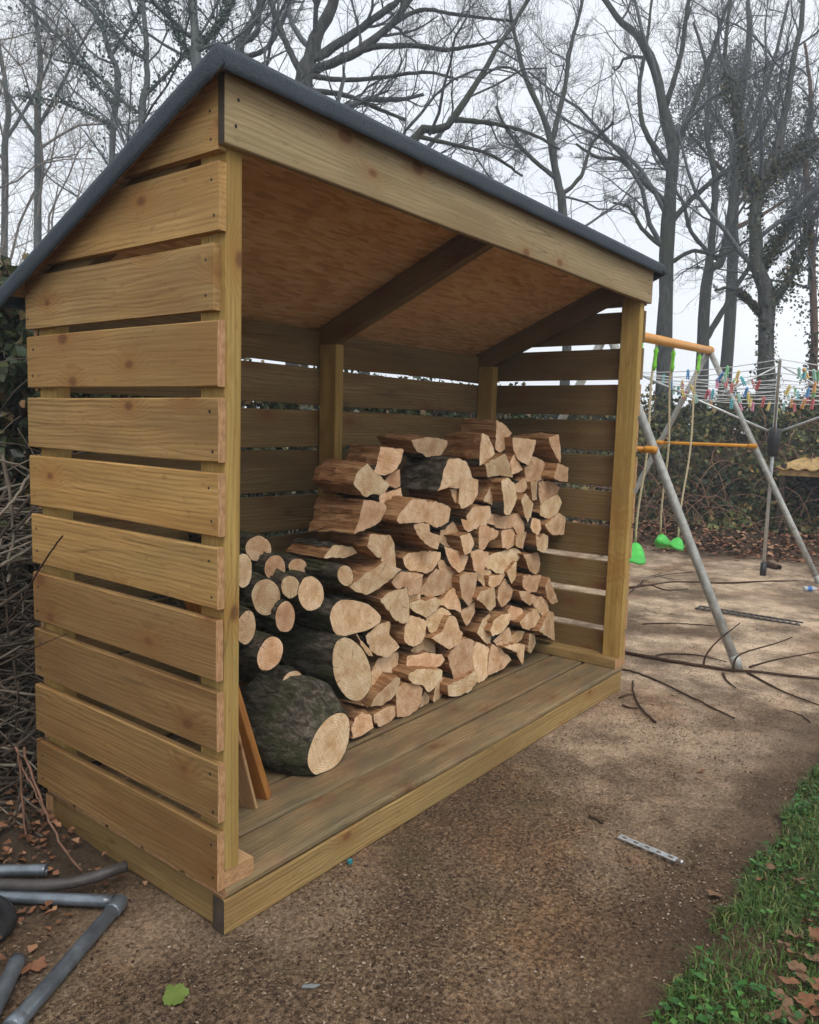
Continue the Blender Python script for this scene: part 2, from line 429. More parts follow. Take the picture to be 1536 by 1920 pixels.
def patchy(m):
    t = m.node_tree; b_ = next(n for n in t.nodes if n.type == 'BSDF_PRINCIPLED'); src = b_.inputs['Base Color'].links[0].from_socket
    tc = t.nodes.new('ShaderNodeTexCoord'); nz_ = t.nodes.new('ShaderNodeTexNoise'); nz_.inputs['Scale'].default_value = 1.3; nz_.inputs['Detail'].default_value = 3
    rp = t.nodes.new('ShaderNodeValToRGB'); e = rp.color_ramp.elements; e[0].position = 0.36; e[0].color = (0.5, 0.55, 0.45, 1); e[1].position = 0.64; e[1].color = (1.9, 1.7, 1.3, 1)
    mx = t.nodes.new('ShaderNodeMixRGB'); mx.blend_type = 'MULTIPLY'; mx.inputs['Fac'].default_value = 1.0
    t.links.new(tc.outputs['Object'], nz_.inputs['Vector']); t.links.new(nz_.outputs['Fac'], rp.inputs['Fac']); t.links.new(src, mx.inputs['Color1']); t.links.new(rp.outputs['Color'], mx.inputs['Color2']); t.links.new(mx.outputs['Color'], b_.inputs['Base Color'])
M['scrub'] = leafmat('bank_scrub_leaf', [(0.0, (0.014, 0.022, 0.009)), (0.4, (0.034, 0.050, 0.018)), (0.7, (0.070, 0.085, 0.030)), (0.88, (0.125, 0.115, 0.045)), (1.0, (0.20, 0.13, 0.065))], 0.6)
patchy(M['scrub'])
def flatleaf(name, a, b):
    s = N(name, 0.65, 0.3)
    n = s.noise(s.coord('Object'), 45, 4)
    return s.fin(s.ramp(n, [(0.3, a), (0.7, b)]), s.bump(n, 0.3, 0.003))
M['leaf_green'] = flatleaf('yellow_green_leaf', (0.075, 0.125, 0.022), (0.17, 0.22, 0.045))
M['leaf_brown'] = flatleaf('dry_tan_leaf', (0.10, 0.052, 0.028), (0.25, 0.145, 0.08))
M['leaf_orange'] = flatleaf('orange_dry_leaf', (0.14, 0.058, 0.028), (0.28, 0.13, 0.065))

def mat_ground():
    s = N('gravelly_concrete_ground', 0.93, 0.2)
    v = s.coord('Object')
    sx = s.n('ShaderNodeSeparateXYZ', Vector=v)
    n_big = s.noise(v, 0.9, 5, 0.6)
    n_mid = s.noise(v, 5.0, 4, 0.65)
    n_fine = s.noise(v, 85, 3, 0.7)
    n_grit = s.noise(v, 250, 2, 0.75)
    n_red = s.noise(s.mapping(v, (1, 1, 1), (13, 4, 0)), 1.7, 5, 0.6)
    grit = s.math('ADD', s.math('MULTIPLY', n_fine, 0.5), s.math('MULTIPLY', n_grit, 0.5))
    peb = s.n('ShaderNodeTexVoronoi', Vector=v, Scale=120.0)
    pebc = s.n('ShaderNodeSeparateColor', Color=peb.outputs['Color']).outputs[0]
    grit = s.math('ADD', s.math('MULTIPLY', grit, 0.85), s.math('MULTIPLY', pebc, 0.15))
    near = s.ramp(grit, [(0.33, (0.028, 0.016, 0.009)), (0.46, (0.115, 0.070, 0.038)), (0.57, (0.24, 0.158, 0.092)), (0.69, (0.54, 0.41, 0.275))])
    far = s.ramp(grit, [(0.30, (0.36, 0.235, 0.145)), (0.5, (0.64, 0.475, 0.325)), (0.7, (0.80, 0.65, 0.49))])
    # cleaner, paler concrete away from the store
    d = s.math('ADD', s.math('ADD', s.math('MULTIPLY', sx.outputs['X'], 0.20), s.math('MULTIPLY', n_big, 0.45)), s.math('MULTIPLY', n_mid, 0.30))
    col = s.mix(s.ramp(d, [(0.62, 0.0), (1.55, 1.0)]), near, far)
    dirt = s.ramp(n_mid, [(0.36, 1.0), (0.58, 0.0)])
    col = s.mix(s.math('MULTIPLY', dirt, 0.62), col, s.mix(s.ramp(grit, [(0.40, 0.0), (0.62, 1.0)]), (0.024, 0.015, 0.009), (0.20, 0.13, 0.08)))
    col = s.mix(s.math('MULTIPLY', s.ramp(n_red, [(0.48, 0.0), (0.62, 1.0)]), 0.6), col, s.mix(s.ramp(grit, [(0.38, 0.0), (0.62, 1.0)]), (0.045, 0.020, 0.009), (0.33, 0.18, 0.085)))
    moss_m = s.math('MULTIPLY', s.ramp(s.noise(v, 2.4, 6, 0.7), [(0.54, 0.0), (0.68, 1.0)]), s.ramp(n_fine, [(0.35, 0.2), (0.6, 1.0)]))
    col = s.mix(s.math('MULTIPLY', moss_m, 0.75), col, (0.060, 0.060, 0.024))
    damp = s.ramp(s.noise(s.mapping(v, (1, 1, 1), (3, 8, 0)), 1.35, 5, 0.62), [(0.47, 0.0), (0.60, 1.0)])
    col = s.mix(s.math('MULTIPLY', damp, 0.75), col, s.mix(s.ramp(grit, [(0.40, 0.0), (0.62, 1.0)]), (0.020, 0.012, 0.007), (0.16, 0.105, 0.065)))
    # damp soil strip along the lawn edge and under the back hedge
    edge = s.math('ADD', s.math('ADD', sx.outputs['Y'], 1.15), s.math('MULTIPLY', n_mid, 0.40))
    worn = s.ramp(s.noise(s.mapping(v, (1, 1, 1), (21, 5, 0)), 1.1, 4, 0.6), [(0.52, 0.0), (0.68, 1.0)])
    col = s.mix(s.math('MULTIPLY', worn, 0.30), col, far)
    col = s.mix(s.ramp(edge, [(0.40, 0.70), (0.72, 0.0)]), col, s.mix(n_grit, (0.028, 0.018, 0.012), (0.12, 0.075, 0.045)))
    soil = s.math('SUBTRACT', s.math('ADD', sx.outputs['Y'], s.math('MULTIPLY', n_mid, 0.6)), s.math('MULTIPLY', s.math('MAXIMUM', sx.outputs['X'], 0.0), 0.5))
    col = s.mix(s.ramp(s.math('MULTIPLY', soil, 0.5), [(0.22, 0.0), (0.42, 0.9)]), col, s.mix(n_fine, (0.018, 0.014, 0.010), (0.085, 0.062, 0.042)))
    # far earth bank
    bank = s.math('ADD', s.math('ADD', s.math('MULTIPLY', sx.outputs['X'], 0.096), s.math('MULTIPLY', sx.outputs['Y'], 0.0276)), s.math('MULTIPLY', n_big, 0.06))
    col = s.mix(s.ramp(bank, [(0.72, 0.0), (0.79, 1.0)]), col, s.mix(n_fine, (0.030, 0.022, 0.014), (0.10, 0.065, 0.038)))
    hgt = s.math('ADD', n_grit, n_fine)
    return s.fin(col, s.bump(hgt, 0.8, 0.006), s.ramp(n_mid, [(0.3, 0.8), (0.6, 0.97)]))
M['ground'] = mat_ground()

def mat_cut():
    """sawn end of a log: rings round the pith, pale sapwood, tan heart, radial checks, saw lines"""
    s = N('sawn_log_end', 0.85, 0.2)
    v = s.coord('Object')
    rnd = s.n('ShaderNodeObjectInfo').outputs['Random']
    sx = s.n('ShaderNodeSeparateXYZ', Vector=v)
    wob = s.noise(v, 18, 3)
    flat = s.n('ShaderNodeCombineXYZ', X=sx.outputs['X'], Y=0.0, Z=sx.outputs['Z']).outputs[0]
    r = s.n('ShaderNodeVectorMath', _operation='LENGTH'); s.set(r.inputs[0], flat)
    rr = s.math('ADD', r.outputs['Value'], s.math('MULTIPLY', wob, 0.018))
    ring = s.math('SINE', s.math('MULTIPLY', rr, 720.0))
    ring = s.math('MULTIPLY', s.math('ADD', ring, 1.0), 0.5)
    off = s.n('ShaderNodeVectorMath', _operation='ADD'); s.set(off.inputs[0], v)
    cmb = s.n('ShaderNodeCombineXYZ', X=s.math('MULTIPLY', rnd, 31.0), Y=s.math('MULTIPLY', rnd, 17.0), Z=s.math('MULTIPLY', rnd, 53.0))
    s.set(off.inputs[1], cmb.outputs[0])
    blotch = s.noise(off.outputs[0], 22, 5, 0.65)
    fine = s.noise(off.outputs[0], 170, 3, 0.7)
    rot = s.n('ShaderNodeVectorRotate', _rotation_type='Y_AXIS', Vector=off.outputs[0], Angle=s.math('MULTIPLY', rnd, 60.0)).outputs[0]
    streak = s.noise(s.mapping(rot, (150, 1, 16)), 1.0, 3, 0.65)
    base = s.ramp(s.math('ADD', s.math('MULTIPLY', blotch, 0.52), s.math('ADD', s.math('MULTIPLY', fine, 0.18), s.math('MULTIPLY', streak, 0.30))),
                  [(0.30, (0.38, 0.20, 0.090)), (0.44, (0.71, 0.485, 0.265)), (0.60, (0.92, 0.735, 0.485))])
    heart = s.ramp(s.math('ADD', rr, s.math('MULTIPLY', blotch, 0.05)), [(0.025, 1.0), (0.085, 0.0)])
    col = s.mix(s.math('MULTIPLY', heart, 0.55), base, (0.50, 0.25, 0.095))
    col = s.mix(s.math('MULTIPLY', ring, 0.28), col, (0.34, 0.185, 0.085))
    ang = s.math('ARCTAN2', sx.outputs['Z'], sx.outputs['X'])
    crack_n = s.noise(s.n('ShaderNodeCombineXYZ', X=s.math('MULTIPLY', ang, 3.5), Y=s.math('MULTIPLY', rr, 6.0), Z=s.math('MULTIPLY', rnd, 40.0)).outputs[0], 2.0, 3, 0.6)
    crack = s.ramp(crack_n, [(0.315, 1.0), (0.355, 0.0)])
    col = s.mix(s.math('MULTIPLY', crack, 0.65), col, (0.12, 0.055, 0.025))
    tone = s.math('ADD', 0.72, s.math('MULTIPLY', s.math('FRACT', s.math('MULTIPLY', rnd, 9.7)), 0.40))
    tg = s.math('ADD', tone, s.math('MULTIPLY', s.math('SUBTRACT', s.math('FRACT', s.math('MULTIPLY', rnd, 23.1)), 0.85), 0.15))
    col = s.mix(1.0, col, s.n('ShaderNodeCombineColor', Red=tone, Green=tg, Blue=tg).outputs[0], 'MULTIPLY')
    sl = s.n('ShaderNodeTexWave', _wave_type='BANDS', _bands_direction='DIAGONAL', Vector=s.mapping(off.outputs[0], (90, 0, 70)), Scale=1.0, Distortion=1.5)
    h = s.math('ADD', s.math('MULTIPLY', streak, 0.8), s.math('MULTIPLY', sl.outputs['Fac'], 0.25))
    return s.fin(col, s.bump(h, 0.6, 0.004))
M['cut'] = mat_cut()

def mat_split():
    """riven side of a split log: fibres run along local Y"""
    s = N('riven_log_side', 0.82, 0.2)
    v = s.coord('Object')
    rnd = s.n('ShaderNodeObjectInfo').outputs['Random']
    off = s.n('ShaderNodeVectorMath', _operation='ADD'); s.set(off.inputs[0], v)
    s.set(off.inputs[1], s.n('ShaderNodeCombineXYZ', X=s.math('MULTIPLY', rnd, 31.0), Y=s.math('MULTIPLY', rnd, 17.0), Z=s.math('MULTIPLY', rnd, 53.0)).outputs[0])
    f = s.noise(s.mapping(off.outputs[0], (70, 3.5, 70)), 1.0, 5, 0.65, 0.4)
    b = s.noise(off.outputs[0], 11, 4)
    col = s.ramp(f, [(0.30, (0.14, 0.062, 0.026)), (0.5, (0.37, 0.195, 0.088)), (0.70, (0.60, 0.37, 0.19))])
    col = s.mix(s.math('MULTIPLY', s.ramp(b, [(0.45, 0.0), (0.68, 1.0)]), 0.45), col, (0.30, 0.12, 0.045))
    return s.fin(col, s.bump(f, 1.0, 0.014))
M['split'] = mat_split()

def mat_bark(name, moss):
    s = N(name, 0.93, 0.15)
    v = s.coord('Object')
    f = s.noise(s.mapping(v, (46, 14, 46)), 1.0, 6, 0.7, 0.7)
    b = s.noise(v, 9, 5, 0.65)
    c = s.noise(v, 130, 3, 0.7)
    col = s.ramp(f, [(0.32, (0.014, 0.011, 0.008)), (0.48, (0.062, 0.050, 0.038)), (0.64, (0.19, 0.16, 0.125))])
    col = s.mix(s.math('MULTIPLY', s.ramp(b, [(0.42, 0.0), (0.62, 1.0)]), moss), col, s.mix(c, (0.022, 0.030, 0.012), (0.085, 0.100, 0.040)))
    col = s.mix(s.math('MULTIPLY', s.ramp(s.noise(v, 24, 4, 0.7), [(0.60, 0.0), (0.70, 1.0)]), 0.5), col, (0.15, 0.155, 0.125))
    return s.fin(col, s.bump(s.math('ADD', f, s.math('MULTIPLY', c, 0.3)), 1.0, 0.012))
M['bark'] = mat_bark('mossy_log_bark', 0.75)
M['bark_dry'] = mat_bark('dry_log_bark', 0.25)

# ------------------------------------------------------------------ ground
def sstep(a, b, x):
    t = np.clip((x - a) / (b - a), 0, 1)
    return t * t * (3 - 2 * t)

def fnoise(x, y, seed=0.0):
    """cheap smooth value noise from sines"""
    return (np.sin(1.7*x + 2.3*y + seed) + np.sin(-2.9*x + 1.1*y + 1.3*seed + 1) + np.sin(4.3*x + 3.7*y + 2.1*seed) * 0.6
            + np.sin(-6.1*x + 7.9*y + seed*0.7) * 0.4) / 3.0

def ground_h(x, y):
    s = x*0.96 + y*0.276
    bank = 1.15 * sstep(8.4, 11.6, s + 0.35*fnoise(x*0.7, y*0.7, 2.0)) + 0.12*sstep(7.2, 8.4, s)
    rough = 0.012 * fnoise(x*1.3, y*1.3, 5.0) * sstep(1.2, 4.5, np.abs(x - 1) + np.abs(y)) + 0.10*fnoise(x*1.1, y*1.1, 9.0)*sstep(8, 10, s)
    lawn = 0.028 * sstep(-0.93, -1.03, y + 0.05*fnoise(x*3.0, y*3.0, 1.0))
    under = 0.05 * sstep(1.0, 1.9, y - 0.35*np.maximum(x, 0)) * (0.6 + 0.4*fnoise(x*4, y*4, 3.0))
    left = 0.035 * sstep(0.35, 0.95, y) * sstep(0.12, -0.05, x) * (0.8 + 0.5*fnoise(x*7, y*7, 4.0))
    return bank + rough + lawn + under + left

def axis(lo, hi, step, far_lo, far_hi):
    core = np.arange(lo, hi + 1e-6, step)
    a = [lo]; d = step
    while a[-1] > far_lo: d *= 1.22; a.append(a[-1] - d)
    b = [hi]; d = step
    while b[-1] < far_hi: d *= 1.22; b.append(b[-1] + d)
    return np.concatenate([a[:0:-1], core, b[1:]])
gx = axis(-1.4, 4.0, 0.03, -25, 9.0); gx = np.concatenate([gx[gx < 4.0], axis(4.0, 12.0, 0.12, 4.0, 34)])
gy = axis(-2.2, 2.2, 0.03, -25, 34)
GX, GY = np.meshgrid(gx, gy, indexing='ij')
GZ = ground_h(GX, GY)
nz = len(gy)
ii, jj = np.meshgrid(np.arange(len(gx)-1), np.arange(nz-1), indexing='ij')
q = (ii*nz + jj).ravel()
me = mesh_np('ground', np.stack([GX, GY, GZ], -1).reshape(-1, 3), np.stack([q, q+nz, q+nz+1, q+1], -1), M['ground'], True)
tag(obj('ground', me), kind='structure')

# ------------------------------------------------------------------ the log store
STORE = empty('log_store', (0, 0, 0), 'open-fronted treated timber log store with sloping felt roof, holding the stacked firewood', 'log store')
W, D, T = 2.50, 0.886, 0.022
BX = {'x': ((1, 0, 0), (0, 1, 0), (0, 0, 1)),          # length +X, width Y, thickness Z (lying flat)
      'xv': ((1, 0, 0), (0, 0, 1), (0, -1, 0)),        # length X, width Z (upright board facing -Y)
      'y': ((0, 1, 0), (0, 0, 1), (1, 0, 0)),          # length Y, width Z (upright board facing -X)
      'yf': ((0, 1, 0), (-1, 0, 0), (0, 0, 1)),        # length Y, width X, lying flat
      'z': ((0, 0, 1), (1, 0, 0), (0, 1, 0))}          # length Z: a post

def plank_mesh(name, L, Wd, Tk, mat, endmat=None, bev=0.003, seg=7, warp=0.0015, seed=0):
    """board in local axes: X 0..L, Y 0..Wd, Z 0..Tk, rounded arrises, slightly uneven edges"""
    rg = np.random.default_rng(seed)
    b = bev
    prof = [(b, 0), (Wd-b, 0), (Wd, b), (Wd, Tk-b), (Wd-b, Tk), (b, Tk), (0, Tk-b), (0, b)]
    V = []; F = []
    ph = rg.uniform(0, 6.28, 4)
    for i in range(seg + 1):
        x = L*i/seg
        dy0 = warp*math.sin(ph[0] + 5*x) ; dy1 = warp*math.sin(ph[1] + 4*x); dz = warp*math.sin(ph[2] + 3*x)
        if i in (0, seg): x += rg.uniform(-0.002, 0.002)
        for (y, z) in prof:
            V.append((x, y + (dy1 if y > Wd/2 else dy0), z + dz))
    n = 8
    for i in range(seg):
        for j in range(n):
            F.append((i*n + j, i*n + (j+1) % n, (i+1)*n + (j+1) % n, (i+1)*n + j))
    F.append(tuple(range(n))[::-1]); F.append(tuple(seg*n + j for j in range(n)))
    me = bpy.data.meshes.new(name); me.from_pydata(V, [], F)
    me.materials.append(mat)
    if endmat:
        me.materials.append(endmat)
        me.polygons[-1].material_index = 1; me.polygons[-2].material_index = 1
    return me

def plank(name, parent, L, Wd, Tk, ax, loc, mat, endmat=None, seed=0, **kw):
    return obj(name, plank_mesh(name, L, Wd, Tk, mat, endmat, seed=seed, **kw), parent, loc, BX[ax])

def prism_mesh(name, poly, Tk, mat):
    """poly in local XY (counter-clockwise), thickness 0..Tk"""
    n = len(poly)
    V = [(x, y, 0) for x, y in poly] + [(x, y, Tk) for x, y in poly]
    F = [tuple(range(n))[::-1], tuple(range(n, 2*n))] + [(i, (i+1) % n, n + (i+1) % n, n + i) for i in range(n)]
    return mesh_py(name, V, F, mat)

# nail heads: one shared little disc, sitting just proud of the face
def nail_mesh():
    V = [(0, 0, 0.0008)]; F = []
    for k, (r, z) in enumerate(((0.0030, 0.0008), (0.0042, -0.0004))):
        for i in range(8):
            a = 2*math.pi*i/8; V.append((r*math.cos(a), r*math.sin(a), z))
    for i in range(8):
        j = (i+1) % 8
        F.append((0, 1+i, 1+j)); F.append((1+i, 9+i, 9+j, 1+j))
    return mesh_py('nail', V, F, M['nail'])
NAIL = nail_mesh()
def nails(board, pts, z, flip=False):
    for (x, y) in pts:
        o = bpy.data.objects.new('nail', NAIL)
        o.location = (x + random.uniform(-.006, .006), y + random.uniform(-.006, .006), z)
        if flip: o.rotation_euler = (math.pi, 0, 0)
        link(o, board)

RU0, SLP = 2.051, 0.424
roof_under = lambda y: RU0 - SLP*y
# side boards (bottom z of each, width about 150 mm), top two cut to the roof slope
SB = [(0.130, 0.150), (0.308, 0.150), (0.488, 0.149), (0.664, 0.150), (0.842, 0.149), (1.018, 0.150), (1.192, 0.149), (1.368, 0.150), (1.541, 0.149), (1.716, 0.149), (1.890, 0.149)]
for side in (0, 1):
    x0 = -T if side == 0 else W
    for i, (zb, h) in enumerate(SB):
        zt = zb + h
        y_end = D
        short = 0.0
        if side == 0 and i == 8: short = 0.016
        if side == 0 and i == 3: short = 0.004
        dy = random.uniform(-0.002, 0.003)
        seed = 100*side + i
        if zt < roof_under(D) - 0.002:
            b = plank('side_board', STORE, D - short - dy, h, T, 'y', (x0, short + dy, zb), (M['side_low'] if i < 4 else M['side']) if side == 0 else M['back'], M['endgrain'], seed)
        else:
            def ycut(z): return (RU0 - z)/SLP
            pts = [(0, 0), (min(D, ycut(zb)) - short, 0)]
            if ycut(zb) > D: pts.append((D - short, roof_under(D) - 0.003 - zb))
            if ycut(zt) > 0.01: pts += [(ycut(zt) - short - 0.003, h), (0, h)]
            else: pts += [(0, roof_under(0) - 0.003 - zb)]
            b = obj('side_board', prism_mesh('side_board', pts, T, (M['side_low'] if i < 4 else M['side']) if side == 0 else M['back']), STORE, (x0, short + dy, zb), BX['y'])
        if side == 0:
            L = D - short
            fx = [0.022, 0.030]
            rear = min(D, (RU0 - zb)/SLP) - 0.05
            pts = [(fx[0], 0.03), (fx[1], 0.115 if i < 10 else 0.085)]
            if i < 9: pts += [(rear+0.02, 0.035), (rear + 0.018, 0.11)]
            nails(b, pts, 0.0, True)
# back boards
BB = [0.155, 0.327, 0.500, 0.672, 0.846, 1.008, 1.190, 1.364, 1.526]
BH = [0.158, 0.158, 0.158, 0.157, 0.146, 0.166, 0.150, 0.148, 0.140]
for i, (zb, h) in enumerate(zip(BB, BH)):
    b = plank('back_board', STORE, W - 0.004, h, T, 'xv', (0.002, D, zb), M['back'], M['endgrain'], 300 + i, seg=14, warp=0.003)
# posts 47 x 95, rear posts shorter
def post(x, y, z0, z1, seed):
    # local X up, Y = world X (47), Z = world Y (95)
    return plank('post', STORE, z1 - z0, 0.047, 0.095, 'z', (x, y, z0), M['post'], M['endgrain'], seed, bev=0.004, warp=0.001)
fl = post(0.0005, 0.0, 0.172, 1.985, 401)
fr = post(W - 0.0475, 0.0, 0.172, 1.985, 402)
post(0.0005, D - T - 0.097, 0.172, roof_under(0.86) - 0.01, 403)
post(1.186, D - T - 0.097, 0.126, roof_under(0.80) - 0.101, 404)
post(2.400, D - T - 0.097, 0.126, roof_under(0.80) - 0.101, 405)
# sole plates along each side on the deck, 95 wide 46 thick
plank('sole_plate', STORE, D - T - 0.004, 0.098, 0.046, 'yf', (0.0985, 0.0015, 0.1255), M['fresh'], M['endgrain'], 411)
plank('sole_plate', STORE, D - T - 0.004, 0.098, 0.046, 'yf', (W, 0.0015, 0.1255), M['beam'], M['endgrain'], 412)
# deck boards and base frame
dy = 0.0
for i in range(5):
    wd = [0.168, 0.170, 0.168, 0.169, 0.158][i]
    plank('deck_board', STORE, W - 0.01, wd, 0.0275, 'x', (0.004, dy, 0.0975), M['deck'], M['endgrain'], 420 + i, bev=0.008, seg=12, warp=0.002)
    dy += wd + 0.0115
plank('front_beam', STORE, W - 0.02, 0.0955, 0.045, 'xv', (0.003, 0.047, 0.001), M['beam'], M['dark_timber'], 430, bev=0.004, seg=12)
plank('rear_beam', STORE, W - 0.02, 0.0955, 0.045, 'xv', (0.003, D - 0.003, 0.001), M['beam'], M['endgrain'], 431, bev=0.004)
for k, x in enumerate((0.010, 0.60, 1.22, 1.84, W - 0.066)):
    plank('joist', STORE, D - 0.103, 0.0945, 0.045, 'y', (x, 0.0495, 0.0015), M['beam'], M['endgrain'], 440 + k, bev=0.004)
# rafters under the roof deck
sl = math.atan(SLP)
RB = ((0, math.cos(sl), -math.sin(sl)), (0, math.sin(sl), math.cos(sl)), (1, 0, 0))
RL = (D + 0.02)/math.cos(sl)
for k, x in enumerate((0.0010, 1.1855, 2.3995)):
    y0 = -0.002
    me = plank_mesh('rafter', RL, 0.094, 0.046, M['back'], M['endgrain'], seed=450 + k)
    dn = 0.0962/math.cos(sl)
    obj('rafter', me, STORE, (x, 0.001 if k else 0.001, roof_under(0.0) - dn), RB)
# fascia
fa = plank('fascia_board', STORE, W + 2*T + 0.004, 0.152, T, 'xv', (-T - 0.001, -0.0012, 1.898), M['fascia'], M['dark_timber'], 460, seg=14, warp=0.0015)
nails(fa, [(0.035, 0.045), (0.038, 0.105), (1.21, 0.05), (1.212, 0.11), (2.50, 0.04), (2.502, 0.1)], T + 0.0002)
# roof deck panel and felt
RX0, RX1, RY0, RY1 = -0.056, W + 0.072, -0.048, 0.968
PBASIS = ((1, 0, 0), (0, math.cos(sl), -math.sin(sl)), (0, math.sin(sl), math.cos(sl)))
ply = obj('roof_panel', plank_mesh('roof_panel', RX1 - RX0, (RY1 - RY0)/math.cos(sl), 0.011, M['ply'], M['endgrain'], bev=0.0015, seg=10, warp=0.0005), STORE,
          (RX0, RY0, roof_under(RY0) + 0.0005), PBASIS)
def felt_mesh():
    Lx = RX1 - RX0; Ly = (RY1 - RY0)/math.cos(sl)
    # profile offsets out from an edge: (outwards, down)
    edge = [(0.003, 0.050), (0.006, 0.035), (0.0085, 0.014), (0.006, 0.002), (0.0, -0.0015)]
    edge_f = [(-0.013, 0.045), (-0.007, 0.031), (0.005, 0.014), (0.006, 0.002), (0.0, -0.0015)]
    xs = [(-o, -d) for o, d in edge] + [(Lx*k/60, 0.0) for k in range(1, 60)] + [(Lx + o, -d) for o, d in edge[::-1]]
    ys = [(-o, -d) for o, d in edge_f] + [(Ly*k/22, 0.0) for k in range(1, 22)] + [(Ly + o, -d) for o, d in edge[::-1]]
    V = []
    for (x, dx) in xs:
        for (y, dyy) in ys:
            z = 0.0125 + min(dx, dyy)
            w = 0.0012*mnoise.noise((x*5, y*5, 0.3))
            if min(dx, dyy) < -0.02:
                w = 0.004*mnoise.noise((x*9, y*9, 2.0))
            V.append((x, y, z + w))
    n = len(ys); F = []
    for i in range(len(xs)-1):
        for j in range(n-1):
            F.append((i*n+j, (i+1)*n+j, (i+1)*n+j+1, i*n+j+1))
    return mesh_py('roofing_felt', V, F, M['felt'], True)
felt = obj('roofing_felt', felt_mesh(), ply)
sm = felt.modifiers.new('thick', 'SOLIDIFY'); sm.thickness = 0.003; sm.offset = 1.0

